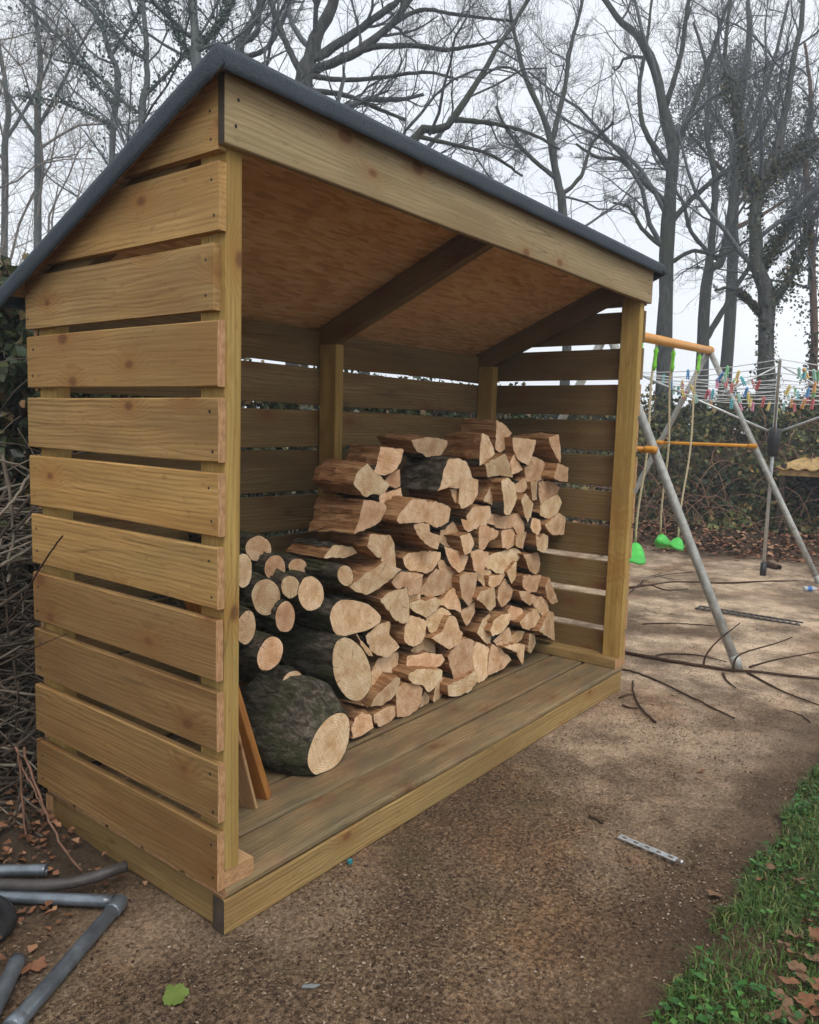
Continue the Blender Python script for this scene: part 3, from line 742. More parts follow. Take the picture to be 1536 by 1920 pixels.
# ------------------------------------------------------------------ firewood
LOGS = [
('s',0.409,None,None,0,0,[1.043,1.142,1.028,1.111,1.089,1.099,1.133,1.115,1.166,1.147,1.181,1.197,1.057,1.21]),
('s',0.371,None,'knobbly split log with wavy lower edge near the top left of the stack',0,0,[0.915,1.037,0.943,1.028,0.975,1.039,1.008,1.031,1.036,1.04,1.064,1.067,0.991,1.113,0.938,1.153,0.894,1.127,0.869,1.081]),
('s',0.436,None,None,0,0,[1.107,1.076,1.153,1.051,1.214,1.05,1.214,1.119,1.14,1.096]),
('s',0.371,None,'broad slab-sided split log jutting out at the upper left end of the stack',0,0,[0.9,0.949,0.875,0.898,0.956,0.914,1.016,0.933,1.053,0.98,1.023,1.007,0.92,1.022]),
('s',0.443,None,None,0,0,[1.104,0.996,1.139,0.965,1.168,0.941,1.231,0.977,1.222,1.048,1.103,1.021]),
('s',0.38,None,'wide flat split log with a dark hollow below it, left end of the stack',0,0,[0.95,0.849,1.008,0.802,1.041,0.798,1.033,0.777,1.089,0.725,1.134,0.736,1.128,0.801,1.114,0.851,1.098,0.875,0.967,0.889]),
('s',0.372,None,None,0,0,[0.861,0.71,0.894,0.688,0.967,0.668,1.062,0.699,1.14,0.739,1.038,0.784]),
('s',0.45,None,None,0,0,[0.804,0.812,0.922,0.801,0.984,0.812,0.952,0.84,0.851,0.854]),
('s',0.365,None,'long bean-shaped split log with orange-brown face in the upper middle of the stack',0,0,[1.095,0.922,1.208,0.915,1.316,0.904,1.391,0.876,1.482,0.89,1.495,0.921,1.501,0.949,1.415,0.979,1.294,0.995,1.179,1.012,1.087,0.957,1.072,0.936]),
('s',0.355,None,'split log with a bright pale square tip under the bean-shaped log',0,0,[1.228,0.868,1.307,0.81,1.359,0.794,1.382,0.847,1.307,0.871,1.302,0.908,1.209,0.909]),
('s',0.411,None,None,0,0,[1.219,0.742,1.256,0.711,1.325,0.698,1.377,0.685,1.428,0.704,1.467,0.731,1.468,0.766,1.327,0.786,1.241,0.788,1.206,0.77]),
('s',0.391,None,None,0,0,[1.143,0.661,1.207,0.656,1.233,0.618,1.314,0.609,1.324,0.65,1.329,0.69,1.181,0.724,1.135,0.718,1.107,0.692]),
('s',0.39,None,None,0,0,[1.09,0.585,1.143,0.539,1.197,0.51,1.246,0.508,1.239,0.593,1.215,0.657,1.156,0.657,1.087,0.654,1.041,0.636]),
('s',0.417,None,None,0,0,[1.263,0.579,1.334,0.544,1.343,0.605,1.262,0.613]),
('s',0.423,None,None,0,0,[1.338,0.604,1.444,0.571,1.512,0.573,1.581,0.587,1.6,0.621,1.612,0.657,1.492,0.681,1.45,0.698,1.399,0.669,1.331,0.613]),
('s',0.421,None,None,0,0,[1.49,0.665,1.61,0.649,1.565,0.692,1.486,0.73,1.456,0.721]),
('s',0.401,None,None,0,0,[1.234,0.581,1.304,0.531,1.363,0.501,1.427,0.521,1.472,0.554,1.424,0.582,1.359,0.572,1.314,0.587]),
('s',0.407,None,None,0,0,[1.564,0.503,1.631,0.475,1.604,0.554,1.565,0.601,1.458,0.545]),
('s',0.407,None,None,0,0,[1.404,0.433,1.445,0.417,1.513,0.424,1.544,0.488,1.479,0.528,1.419,0.522,1.375,0.478]),
('s',0.398,None,None,0,0,[1.218,0.429,1.268,0.4,1.325,0.403,1.362,0.431,1.378,0.487,1.262,0.532,1.227,0.504,1.211,0.454]),
('s',0.373,None,None,0,0,[1.445,0.376,1.502,0.342,1.571,0.358,1.59,0.4,1.567,0.416,1.535,0.48,1.486,0.493,1.448,0.431,1.383,0.413]),
('s',0.441,None,None,0,0,[1.515,0.793,1.58,0.749,1.607,0.771,1.648,0.816,1.593,0.883,1.546,0.85,1.512,0.849]),
('s',0.399,None,None,0,0,[1.509,0.726,1.531,0.699,1.59,0.659,1.626,0.671,1.666,0.724,1.534,0.775,1.478,0.789]),
('s',0.377,None,None,0,0,[1.574,0.778,1.591,0.74,1.649,0.745,1.684,0.783,1.65,0.831,1.543,0.829]),
('s',0.385,None,None,0,0,[1.599,0.55,1.654,0.504,1.697,0.522,1.715,0.604,1.727,0.649,1.621,0.663,1.571,0.653]),
('s',0.382,None,None,0,0,[1.689,0.657,1.743,0.641,1.787,0.678,1.799,0.728,1.712,0.754,1.653,0.748]),
('s',0.419,None,None,0,0,[1.783,0.597,1.841,0.558,1.882,0.556,1.885,0.617,1.848,0.679,1.78,0.631]),
('s',0.4,None,None,0,0,[1.629,0.458,1.67,0.408,1.699,0.42,1.734,0.461,1.723,0.514,1.613,0.486]),
('s',0.372,None,'thick log with dark rough bark on its left side near the top of the stack',0,0,[1.462,1.04,1.544,1.032,1.53,0.967,1.554,0.945,1.643,0.956,1.693,1.004,1.689,1.064,1.635,1.074,1.609,1.116,1.57,1.15,1.497,1.162,1.434,1.161,1.402,1.118,1.397,1.079,1.36,1.029]),
('s',0.389,None,None,0,0,[1.532,0.966,1.582,0.949,1.568,1.036,1.479,1.04]),
('s',0.388,None,'big split log with a broad brown split side at the top of the stack',0,0,[1.711,1.223,1.702,1.122,1.748,1.138,1.827,1.175,1.772,1.253,1.723,1.268]),
('s',0.431,None,'topmost split log of the whole stack',0,0,[1.904,1.19,1.949,1.174,1.991,1.19,2.005,1.235,2.047,1.267,1.973,1.307,1.898,1.328]),
('s',0.362,None,'pale four-sided split log just below the topmost logs',0,0,[1.745,1.071,1.842,1.08,1.947,1.063,1.916,1.118,1.868,1.176,1.716,1.131]),
('s',0.387,None,None,0,0,[1.985,1.074,2.095,1.091,2.005,1.18,1.951,1.121]),
('s',0.372,None,None,0,0,[1.979,1.198,2.024,1.142,2.109,1.115,2.126,1.156,2.151,1.239,1.97,1.248]),
('s',0.376,None,None,0,0,[2.107,1.037,2.249,1.026,2.326,1.045,2.332,1.104,2.192,1.155,2.117,1.162,2.091,1.1]),
('s',0.331,None,'curved split log overhanging at the top right end of the stack',0,0,[2.23,1.22,2.308,1.153,2.363,1.124,2.366,1.191,2.337,1.268,2.217,1.248]),
('s',0.307,None,None,0,0,[2.325,1.035,2.409,1.027,2.413,1.103,2.28,1.128,2.243,1.055]),
('s',0.397,None,None,0,0,[1.804,0.95,1.881,0.93,1.949,0.92,1.894,1.004,1.833,1.057,1.749,0.968]),
('s',0.35,None,None,0,0,[1.852,0.945,1.855,0.906,1.924,0.89,1.98,0.932,2.007,0.971,1.961,1.039,1.88,1.067,1.797,1.056]),
('s',0.384,None,None,0,0,[2.04,0.981,2.101,0.989,2.151,1.023,2.106,1.056,2.015,1.029]),
('s',0.366,None,None,0,0,[2.154,0.942,2.219,0.949,2.21,1.04,2.113,1.039]),
('s',0.362,None,None,0,0,[2.205,0.978,2.233,0.917,2.276,0.936,2.401,0.962,2.433,0.999,2.3,1.038,2.205,1.036]),
('s',0.352,None,None,0,0,[2.224,0.869,2.306,0.841,2.385,0.863,2.427,0.921,2.386,0.968,2.23,0.928]),
('s',0.356,None,None,0,0,[2.065,0.886,2.122,0.834,2.151,0.869,2.156,0.932,2.045,0.99,2.007,0.962]),
('s',0.402,None,None,0,0,[1.664,0.873,1.701,0.841,1.764,0.83,1.823,0.895,1.811,0.94,1.703,0.942,1.654,0.902]),
('s',0.402,None,None,0,0,[1.623,0.852,1.659,0.83,1.702,0.84,1.664,0.877,1.595,0.897]),
('s',0.389,None,None,0,0,[1.903,0.828,1.985,0.821,2.03,0.827,2.052,0.787,2.109,0.791,2.142,0.856,2.099,0.903,2.007,0.885,1.846,0.902,1.755,0.877]),
('s',0.385,None,None,0,0,[1.73,0.749,1.764,0.741,1.811,0.781,1.87,0.798,1.877,0.821,1.78,0.856,1.723,0.852]),
('s',0.389,None,None,0,0,[1.921,0.737,1.977,0.722,2.022,0.731,2.054,0.785,2.027,0.831,1.986,0.827,1.915,0.812]),
('s',0.379,None,None,0,0,[2.028,0.742,2.107,0.709,2.148,0.793,2.079,0.799,2.034,0.784]),
('s',0.35,None,None,0,0,[2.134,0.8,2.197,0.772,2.234,0.801,2.219,0.851,2.129,0.863,2.113,0.821]),
('s',0.342,None,None,0,0,[2.266,0.793,2.333,0.762,2.492,0.747,2.492,0.835,2.396,0.873,2.222,0.827]),
('s',0.348,None,None,0,0,[2.183,0.702,2.267,0.677,2.328,0.696,2.322,0.757,2.247,0.779,2.198,0.759,2.145,0.788]),
('s',0.4,None,None,0,0,[1.829,0.653,1.91,0.615,1.984,0.595,2.036,0.636,2.126,0.684,2.066,0.72,1.938,0.715,1.809,0.702]),
('s',0.375,None,None,0,0,[2.007,0.554,2.042,0.583,2.035,0.666,1.965,0.617]),
('s',0.38,None,None,0,0,[2.128,0.648,2.172,0.598,2.256,0.564,2.307,0.575,2.324,0.614,2.276,0.68,2.174,0.681,2.076,0.693]),
('s',0.375,None,None,0,0,[2.113,0.526,2.186,0.483,2.268,0.478,2.301,0.559,2.099,0.582]),
('s',0.347,None,'thin upright splinter of wood beside the right wall of the store',0,0,[2.325,0.436,2.376,0.4,2.435,0.404,2.366,0.498,2.332,0.549,2.299,0.504]),
('s',0.395,None,None,0,0,[1.836,0.567,1.889,0.554,1.941,0.565,1.974,0.604,1.832,0.614]),
('s',0.377,None,None,0,0,[1.779,0.487,1.833,0.45,1.901,0.462,1.867,0.561,1.723,0.569,1.677,0.54]),
('s',0.399,None,None,0,0,[1.916,0.496,1.965,0.445,2.001,0.448,2.055,0.474,2.071,0.51,1.981,0.586,1.921,0.547]),
('s',0.368,None,None,0,0,[2.1,0.463,2.172,0.426,2.232,0.426,2.25,0.454,2.155,0.499,2.067,0.512]),
('s',0.369,None,None,0,0,[2.274,0.379,2.319,0.34,2.382,0.355,2.354,0.417,2.298,0.452,2.218,0.429]),
('s',0.35,None,'large triangular split log at the bottom right corner of the stack',0,0,[2.351,0.232,2.464,0.185,2.447,0.34,2.376,0.367,2.293,0.335,2.205,0.297]),
('s',0.353,None,None,0,0,[2.083,0.33,2.153,0.306,2.233,0.316,2.281,0.348,2.235,0.402,2.135,0.394,2.051,0.365]),
('s',0.387,None,None,0,0,[2.022,0.375,2.08,0.359,2.157,0.37,2.133,0.414,2.035,0.446,2.009,0.421]),
('s',0.371,None,None,0,0,[1.855,0.33,1.925,0.335,1.986,0.367,2,0.417,1.909,0.424,1.849,0.406,1.827,0.359]),
('s',0.405,None,None,0,0,[1.829,0.303,1.893,0.266,1.894,0.362,1.872,0.432,1.812,0.419,1.762,0.359]),
('s',0.377,None,None,0,0,[1.927,0.255,1.982,0.253,2.025,0.293,2.002,0.347,1.931,0.327,1.875,0.3]),
('s',0.387,None,None,0,0,[2.023,0.247,2.071,0.237,2.137,0.254,2.163,0.294,2.084,0.309,2.021,0.277]),
('s',0.373,None,None,0,0,[2.178,0.19,2.231,0.168,2.3,0.205,2.263,0.259,2.18,0.286]),
('s',0.357,None,None,0,0,[2.047,0.222,2.069,0.188,2.122,0.136,2.14,0.157,2.143,0.237,2.015,0.268,1.905,0.277]),
('s',0.372,None,'large split log with orange heart standing over the bottom layer mid-stack',0,0,[1.531,0.243,1.549,0.187,1.609,0.194,1.693,0.218,1.673,0.276,1.693,0.339,1.636,0.368,1.575,0.372,1.501,0.31]),
('s',0.35,None,None,0,0,[1.479,0.148,1.571,0.129,1.648,0.133,1.699,0.171,1.677,0.221,1.575,0.201,1.468,0.199]),
('s',0.387,None,None,0,0,[1.718,0.207,1.731,0.153,1.76,0.128,1.833,0.138,1.868,0.182,1.852,0.275,1.746,0.327,1.704,0.281]),
('s',0.379,None,None,0,0,[1.832,0.143,1.957,0.149,2.035,0.18,1.939,0.254,1.858,0.292,1.838,0.24]),
('s',0.398,None,None,0,0,[1.415,0.129,1.49,0.128,1.545,0.143,1.549,0.192,1.477,0.226,1.425,0.194,1.401,0.147]),
('s',0.388,None,None,0,0,[1.393,0.136,1.392,0.165,1.351,0.203,1.326,0.178,1.316,0.133]),
('s',0.356,None,None,0,0,[1.205,0.288,1.23,0.266,1.3,0.241,1.334,0.201,1.386,0.215,1.423,0.254,1.422,0.279,1.342,0.302,1.252,0.323,1.198,0.309]),
('s',0.405,None,None,0,0,[1.26,0.317,1.274,0.286,1.37,0.28,1.47,0.276,1.496,0.299,1.473,0.329,1.392,0.347,1.34,0.354,1.264,0.359]),
('s',0.375,None,None,0,0,[1.163,0.137,1.218,0.128,1.273,0.137,1.303,0.164,1.312,0.224,1.279,0.256,1.193,0.274,1.152,0.254]),
('s',0.386,None,None,0,0,[1.022,0.157,1.067,0.128,1.136,0.128,1.188,0.147,1.199,0.178,1.11,0.195,1.009,0.197]),
('s',0.379,None,'crescent-shaped split log leaning beside the large oval log',0,0,[1.061,0.213,1.121,0.224,1.161,0.257,1.164,0.303,1.133,0.315,1.078,0.285,1.029,0.258,1.006,0.222]),
('s',0.443,None,None,0,0,[1.053,0.266,1.005,0.215,1.055,0.19,1.093,0.225,1.121,0.252,1.184,0.267,1.254,0.316,1.258,0.37,1.122,0.377,1.089,0.351,1.056,0.321]),
('s',0.411,None,None,0,0,[1.024,0.438,1.069,0.406,1.138,0.383,1.207,0.41,1.134,0.478,1.138,0.529,1.053,0.53,0.995,0.498]),
('s',0.402,None,None,0,0,[0.959,0.471,1.003,0.422,1.03,0.412,1.019,0.433,0.958,0.492,0.931,0.529]),
('s',0.434,None,None,0,0,[1.398,0.326,1.478,0.325,1.469,0.38,1.453,0.424,1.399,0.43,1.319,0.363]),
('s',0.362,None,'small split log on the deck behind the biggest round log',0,0,[0.872,0.178,0.879,0.142,0.94,0.142,0.997,0.152,0.984,0.203,0.931,0.233,0.888,0.219]),
('s',0.45,None,'reddish split log lying behind the top of the stack',0,0,[1.332,1.186,1.412,1.161,1.502,1.164,1.545,1.213,1.54,1.233,1.395,1.245,1.285,1.233]),
('r',0.5,0.3,'round log with dark split heart, highest of the small round logs',0,0,[0.596,0.876,0.588,0.889,0.576,0.9,0.56,0.908,0.543,0.912,0.526,0.911,0.511,0.907,0.499,0.898,0.492,0.887,0.489,0.874,0.492,0.86,0.5,0.847,0.512,0.836,0.527,0.828,0.544,0.824,0.561,0.824,0.576,0.828,0.589,0.837,0.597,0.848,0.599,0.862]),
('r',0.46,0.32,'oval round log with a dark pith dot, second highest on the left',0,0,[0.625,0.813,0.618,0.826,0.607,0.837,0.594,0.845,0.58,0.849,0.566,0.848,0.554,0.844,0.544,0.835,0.538,0.824,0.536,0.81,0.538,0.796,0.545,0.783,0.555,0.772,0.567,0.764,0.581,0.76,0.596,0.76,0.608,0.765,0.619,0.773,0.625,0.785,0.627,0.799]),
('r',0.42,0.34,'round log half hidden behind the front left post, upper of the two',0,0,[0.447,0.837,0.442,0.853,0.433,0.866,0.423,0.875,0.411,0.879,0.4,0.878,0.39,0.871,0.382,0.86,0.377,0.845,0.375,0.829,0.377,0.811,0.382,0.795,0.39,0.782,0.401,0.772,0.412,0.768,0.424,0.769,0.434,0.775,0.442,0.787,0.448,0.802,0.449,0.819]),
('r',0.41,0.36,'largest pale oval log among the small round logs',0,0,[0.554,0.736,0.545,0.755,0.532,0.771,0.515,0.782,0.496,0.787,0.478,0.787,0.462,0.781,0.45,0.769,0.442,0.754,0.439,0.736,0.442,0.717,0.45,0.699,0.463,0.683,0.479,0.672,0.498,0.665,0.516,0.665,0.533,0.671,0.546,0.682,0.555,0.698,0.558,0.717]),
('r',0.4,0.36,'small nearly circular log between two larger round logs',0,0,[0.639,0.752,0.632,0.764,0.622,0.774,0.609,0.781,0.595,0.785,0.581,0.785,0.569,0.781,0.559,0.774,0.553,0.765,0.551,0.754,0.553,0.742,0.56,0.73,0.57,0.72,0.582,0.713,0.596,0.709,0.61,0.709,0.623,0.712,0.633,0.719,0.64,0.729,0.642,0.74]),
('r',0.4,0.36,'yellowish round log with a bumpy outline below the protruding stick log',0,0,[0.755,0.718,0.744,0.737,0.729,0.753,0.711,0.764,0.69,0.77,0.67,0.77,0.652,0.764,0.639,0.752,0.63,0.737,0.627,0.719,0.631,0.7,0.64,0.682,0.654,0.666,0.672,0.654,0.693,0.648,0.713,0.647,0.732,0.653,0.746,0.664,0.755,0.68,0.758,0.699]),
('r',0.39,0.36,'narrow oval log directly under the small circular log',0,0,[0.606,0.661,0.6,0.678,0.589,0.692,0.577,0.701,0.563,0.706,0.549,0.706,0.537,0.7,0.527,0.69,0.521,0.676,0.52,0.66,0.522,0.643,0.528,0.627,0.538,0.613,0.551,0.603,0.564,0.598,0.578,0.598,0.591,0.603,0.601,0.613,0.607,0.628,0.609,0.644]),
('r',0.36,0.36,'round log with saw lines half hidden by the front left post, lower of the two',0,0,[0.413,0.664,0.41,0.68,0.404,0.694,0.394,0.705,0.383,0.711,0.37,0.712,0.359,0.707,0.348,0.698,0.34,0.685,0.336,0.669,0.335,0.653,0.338,0.637,0.344,0.622,0.353,0.612,0.364,0.605,0.376,0.604,0.388,0.608,0.399,0.617,0.407,0.63,0.412,0.646]),
('r',0.36,0.4,'slim barked branch log protruding below the flat split log',-0.04,-0.005,[0.855,0.77,0.847,0.781,0.836,0.79,0.824,0.796,0.812,0.798,0.8,0.796,0.791,0.791,0.784,0.783,0.781,0.773,0.782,0.761,0.786,0.749,0.794,0.739,0.805,0.73,0.817,0.724,0.829,0.721,0.841,0.723,0.851,0.727,0.857,0.736,0.861,0.746,0.86,0.758]),
('r',0.5,0.3,'round log tucked under the slim barked branch log',0,0,[0.767,0.788,0.76,0.798,0.75,0.806,0.738,0.812,0.725,0.815,0.711,0.815,0.699,0.812,0.69,0.806,0.684,0.799,0.682,0.789,0.684,0.78,0.691,0.771,0.7,0.763,0.712,0.757,0.726,0.753,0.739,0.753,0.751,0.756,0.761,0.761,0.767,0.769,0.769,0.778]),
('r',0.4,0.36,'double-lobed log with a cracked cut face above the large oval log',0,0,[0.799,0.555,0.845,0.523,0.94,0.524,0.989,0.518,1.068,0.533,1.079,0.558,0.997,0.625,0.914,0.653,0.841,0.665,0.796,0.644,0.778,0.609]),
('r',0.36,0.36,'large upright oval log face in the middle of the left half',0,0,[0.945,0.439,0.921,0.476,0.892,0.505,0.861,0.525,0.83,0.534,0.803,0.53,0.782,0.515,0.769,0.49,0.765,0.457,0.77,0.42,0.785,0.382,0.807,0.346,0.835,0.315,0.866,0.293,0.898,0.282,0.926,0.284,0.949,0.299,0.963,0.324,0.968,0.359,0.961,0.398]),
('r',0.33,0.38,'mossy round log with tilted pale face near the front left post',0,0,[0.497,0.559,0.498,0.576,0.494,0.592,0.485,0.606,0.473,0.615,0.457,0.62,0.441,0.619,0.425,0.614,0.411,0.604,0.401,0.59,0.394,0.574,0.393,0.557,0.397,0.542,0.405,0.528,0.417,0.519,0.432,0.513,0.448,0.513,0.465,0.519,0.479,0.529,0.49,0.543]),
('r',0.47,0.3,'mossy log mostly hidden behind the biggest round log',0,0,[0.741,0.369,0.737,0.383,0.727,0.397,0.714,0.41,0.697,0.419,0.679,0.425,0.662,0.426,0.647,0.423,0.635,0.416,0.629,0.406,0.627,0.393,0.631,0.379,0.64,0.365,0.653,0.353,0.669,0.343,0.687,0.337,0.704,0.336,0.72,0.338,0.732,0.345,0.739,0.356]),
('r',0.27,0.31,'biggest round log with mossy dark bark, lowest at front left',0,0,[0.756,0.199,0.761,0.233,0.757,0.266,0.742,0.293,0.719,0.313,0.69,0.322,0.659,0.322,0.628,0.311,0.6,0.291,0.578,0.265,0.564,0.234,0.559,0.202,0.563,0.171,0.576,0.145,0.597,0.128,0.624,0.128,0.655,0.128,0.687,0.128,0.716,0.14,0.74,0.167])]

def log_rings(poly, y, L, seed, kind, dx, dz, big=False):
    rg = np.random.default_rng(seed)
    P = np.array(poly, float).reshape(-1, 2)
    c = P.mean(0)
    # densify and roughen the outline
    out = []; corner = []
    n = len(P)
    per = np.linalg.norm(np.roll(P, -1, 0) - P, axis=1)
    for i in range(n):
        a, b = P[i], P[(i+1) % n]
        m = max(1, int(round(per[i]/0.016))) if kind == 's' else 2
        for k in range(m):
            t = k/m
            q = a + (b-a)*t
            if k: q = q + rg.normal(0, 0.0024 if kind == 's' else 0.0009, 2)
            out.append(q)
    Q = np.array(out)
    # soften corners slightly
    if kind == 'r': Q = 0.70*Q + 0.15*np.roll(Q, 1, 0) + 0.15*np.roll(Q, -1, 0)
    else: Q = 0.88*Q + 0.06*np.roll(Q, 1, 0) + 0.06*np.roll(Q, -1, 0)
    if kind == 'r':
        an = np.arctan2(Q[:, 1]-c[1], Q[:, 0]-c[0])
        Q = c + (Q-c)*(1 + 0.018*np.sin(3*an + seed) + 0.012*np.sin(5*an + 2*seed))[:, None]
    Q = Q - c
    k = 7
    rings = []
    ph = rg.uniform(0, 6.28, 3)
    for j in range(k):
        t = j/(k-1)
        sc = 1.0 + 0.03*math.sin(ph[0] + 3*t) * t
        if big:
            sc = 1 + 0.44*min(1.0, t*3.0)
        jit = (rg.normal(0, 0.0020, Q.shape) + rg.normal(0, 0.003, (len(Q), 1))*Q/ (np.linalg.norm(Q, axis=1, keepdims=True)+1e-6)) if 0 < j else 0
        q = Q*sc + jit
        if j == 0: q = Q*0.985
        if big: q = q + np.array([-0.025*min(1, t*3), Q[:, 1].min()*(1-sc)*0.98])
        yy = y + L*t
        tilt = (q[:, 0]*0.05*math.sin(ph[1]) + q[:, 1]*0.05*math.sin(ph[2])) if j == 0 else 0.0
        rings.append(np.stack([q[:, 0] + dx*t/1.0*L*3, np.full(len(q), L*t) + (tilt if j == 0 else 0), q[:, 1] + dz*t], -1))
    return c, Q, rings, rg

def polar_len(Q): return np.linalg.norm(Q, axis=1)

LOG_LABELS = []
def ordinal(n):
    w = ['first', 'second', 'third', 'fourth', 'fifth', 'sixth', 'seventh', 'eighth', 'ninth', 'tenth', 'eleventh', 'twelfth', 'thirteenth', 'fourteenth', 'fifteenth']
    return w[n] if n < len(w) else '%dth' % (n+1)
split_idx = [i for i, l in enumerate(LOGS) if l[0] == 's']
cent = {i: np.array(LOGS[i][6]).reshape(-1, 2).mean(0) for i in split_idx}
layers = {}
for i in split_idx:
    layers.setdefault(int((cent[i][1] - 0.125)/0.11), []).append(i)
auto = {}
lay_keys = sorted(layers)
for li, k in enumerate(lay_keys):
    ids = sorted(layers[k], key=lambda i: cent[i][0])
    for pos, i in enumerate(ids):
        P = np.array(LOGS[i][6]).reshape(-1, 2)
        d = P - P.mean(0)
        ev = np.sqrt(np.linalg.eigvalsh(d.T @ d))
        asp = ev[1]/max(ev[0], 1e-6)
        size = 'small' if np.ptp(P[:, 0])*np.ptp(P[:, 1]) < 0.012 else ('large' if np.ptp(P[:, 0])*np.ptp(P[:, 1]) > 0.03 else 'medium')
        shp = 'narrow' if asp > 2.2 else ('four-sided' if len(P) <= 5 else ('blocky' if asp < 1.35 else 'wedge-shaped'))
        half = pos < len(ids)/2
        rank = pos if half else len(ids)-1-pos
        auto[i] = '%s %s split log, %s from the %s in the %s layer up from the deck' % (size, shp, ordinal(rank), 'left' if half else 'right', ordinal(li))

for i, (kind, y, L, lab, dx, dz, poly) in enumerate(LOGS):
    big = kind == 'r' and lab.startswith('biggest')
    if L is None: L = 0.18 + 0.055*((i*0.618) % 1)
    c, Q, rings, rg = log_rings(poly, y, L, 900+i, kind, dx, dz, big)
    n = len(Q); k = len(rings)
    V = np.concatenate(rings)
    jn = (np.arange(n)+1) % n
    # which outline edges carry bark
    an = np.arctan2(Q[:, 1], Q[:, 0])
    if kind == 'r': bark = np.ones(n, bool)
    else:
        # bark on the roundest outer arc: vertices far from centroid around one direction
        if rg.random() < 0.85:
            ctr = rg.choice([-1.9, -1.2, -0.6, -2.2, -1.6, 0.4, 1.9, 2.6])
            dd = np.abs((an - ctr + np.pi) % (2*np.pi) - np.pi)
            bark = dd < rg.uniform(0.55, 0.95)
        else: bark = np.zeros(n, bool)
        if lab and 'dark rough bark' in lab: bark = np.abs((an - 2.9 + np.pi) % (2*np.pi) - np.pi) < 1.15
        if lab and ('slab-sided' in lab or 'flat split' in lab or 'knobbly' in lab or 'topmost' in lab or 'broad brown' in lab): bark = np.abs((an + 1.7 + np.pi) % (2*np.pi) - np.pi) < 0.7
    qs_b, qs_s = [], []
    for r_ in range(k-1):
        for a in range(n):
            f = (r_*n + a, (r_+1)*n + a, (r_+1)*n + jn[a], r_*n + jn[a])
            (qs_b if bark[a] else qs_s).append(f)
    loc = (c[0], y, c[1])
    name = 'round_log' if kind == 'r' else 'split_log'
    back = tuple((k-1)*n + a for a in range(n))
    body_f = qs_s + [back[::-1]]
    root = obj(name, mesh_py(name, V, body_f, M['split'] if kind == 's' else M['bark_dry'], False), None, loc)
    if kind == 's': root.rotation_euler = (rg.normal(0, 0.025), 0, rg.normal(0, 0.075))
    if qs_b:
        Vb = V.copy()
        # bark stands proud of the wood by a few millimetres
        nrm = np.stack([V[:, 0], np.zeros(len(V)), V[:, 2]], -1)
        nrm /= np.linalg.norm(nrm, axis=1, keepdims=True) + 1e-9
        lift = np.tile(np.where(bark | np.roll(bark, 1), 1.0, 0.0), k)
        lift[:n] *= 0.6
        ridge = np.tile(np.sin(np.arange(n)*2.1 + 1.7*np.sin(np.arange(n)*0.9 + i)), k)*(0.0022 if kind == 'r' else 0.001)
        Vb = Vb + nrm*(0.0035*lift + lift*ridge + lift*rg.normal(0, 1, len(V))*(0.0026 if kind == 'r' else 0.0015))[:, None]
        used = sorted({v for f in qs_b for v in f}); mp = {v: t for t, v in enumerate(used)}
        bo = obj('bark', mesh_py('bark', Vb[used], [tuple(mp[v] for v in f) for f in qs_b], M['bark'] if kind == 'r' else M['bark_dry'], True), root)
    # sawn face: outer ring, slightly domed inner ring, centre
    front = rings[0]
    inner = front*np.array([0.55, 1, 0.55]); inner[:, 1] -= 0.0012*rg.random(n)
    Vc = np.concatenate([front, inner, [[0, front[:, 1].mean() - 0.001, 0]]])
    Fc = [(a, jn[a], n + jn[a], n + a) for a in range(n)] + [(n + a, n + jn[a], 2*n) for a in range(n)]
    cf = obj('cut_face', mesh_py('cut_face', Vc, [tuple(map(int, f)) for f in Fc], M['cut'], False), root)
    tag(root, lab or auto[i], 'log', 'round logs at the left of the store' if kind == 'r' else 'split logs stacked in the store')

# two boards leaning inside on the left
def leaning(name, p0, p1, wvec, Wd, Tk, mat, endmat, label, seed):
    p0 = Vector(p0); p1 = Vector(p1)
    X = (p1-p0).normalized(); Yv = Vector(wvec); Yv = (Yv - X*Yv.dot(X)).normalized(); Z = X.cross(Yv)
    o = obj(name, plank_mesh(name, (p1-p0).length, Wd, Tk, mat, endmat, seed=seed, bev=0.002), None, p0, (tuple(X), tuple(Yv), tuple(Z)))
    return tag(o, label, 'board', 'boards leaning inside the log store')
leaning('leaning_board', (0.335, 0.255, 0.128), (0.118, 0.16, 0.66), (-0.35, 1, 0.0), 0.080, 0.013, M['fresh'], M['fresh'], 'short pale-edged board leaning inside the front left corner, the nearer of two', 71)
leaning('leaning_board', (0.415, 0.285, 0.132), (0.110, 0.20, 0.86), (-0.45, 1, 0.0), 0.075, 0.030, M['plank_orange'], M['dark_timber'], 'orange-brown board leaning between the biggest round log and the paler board', 72)

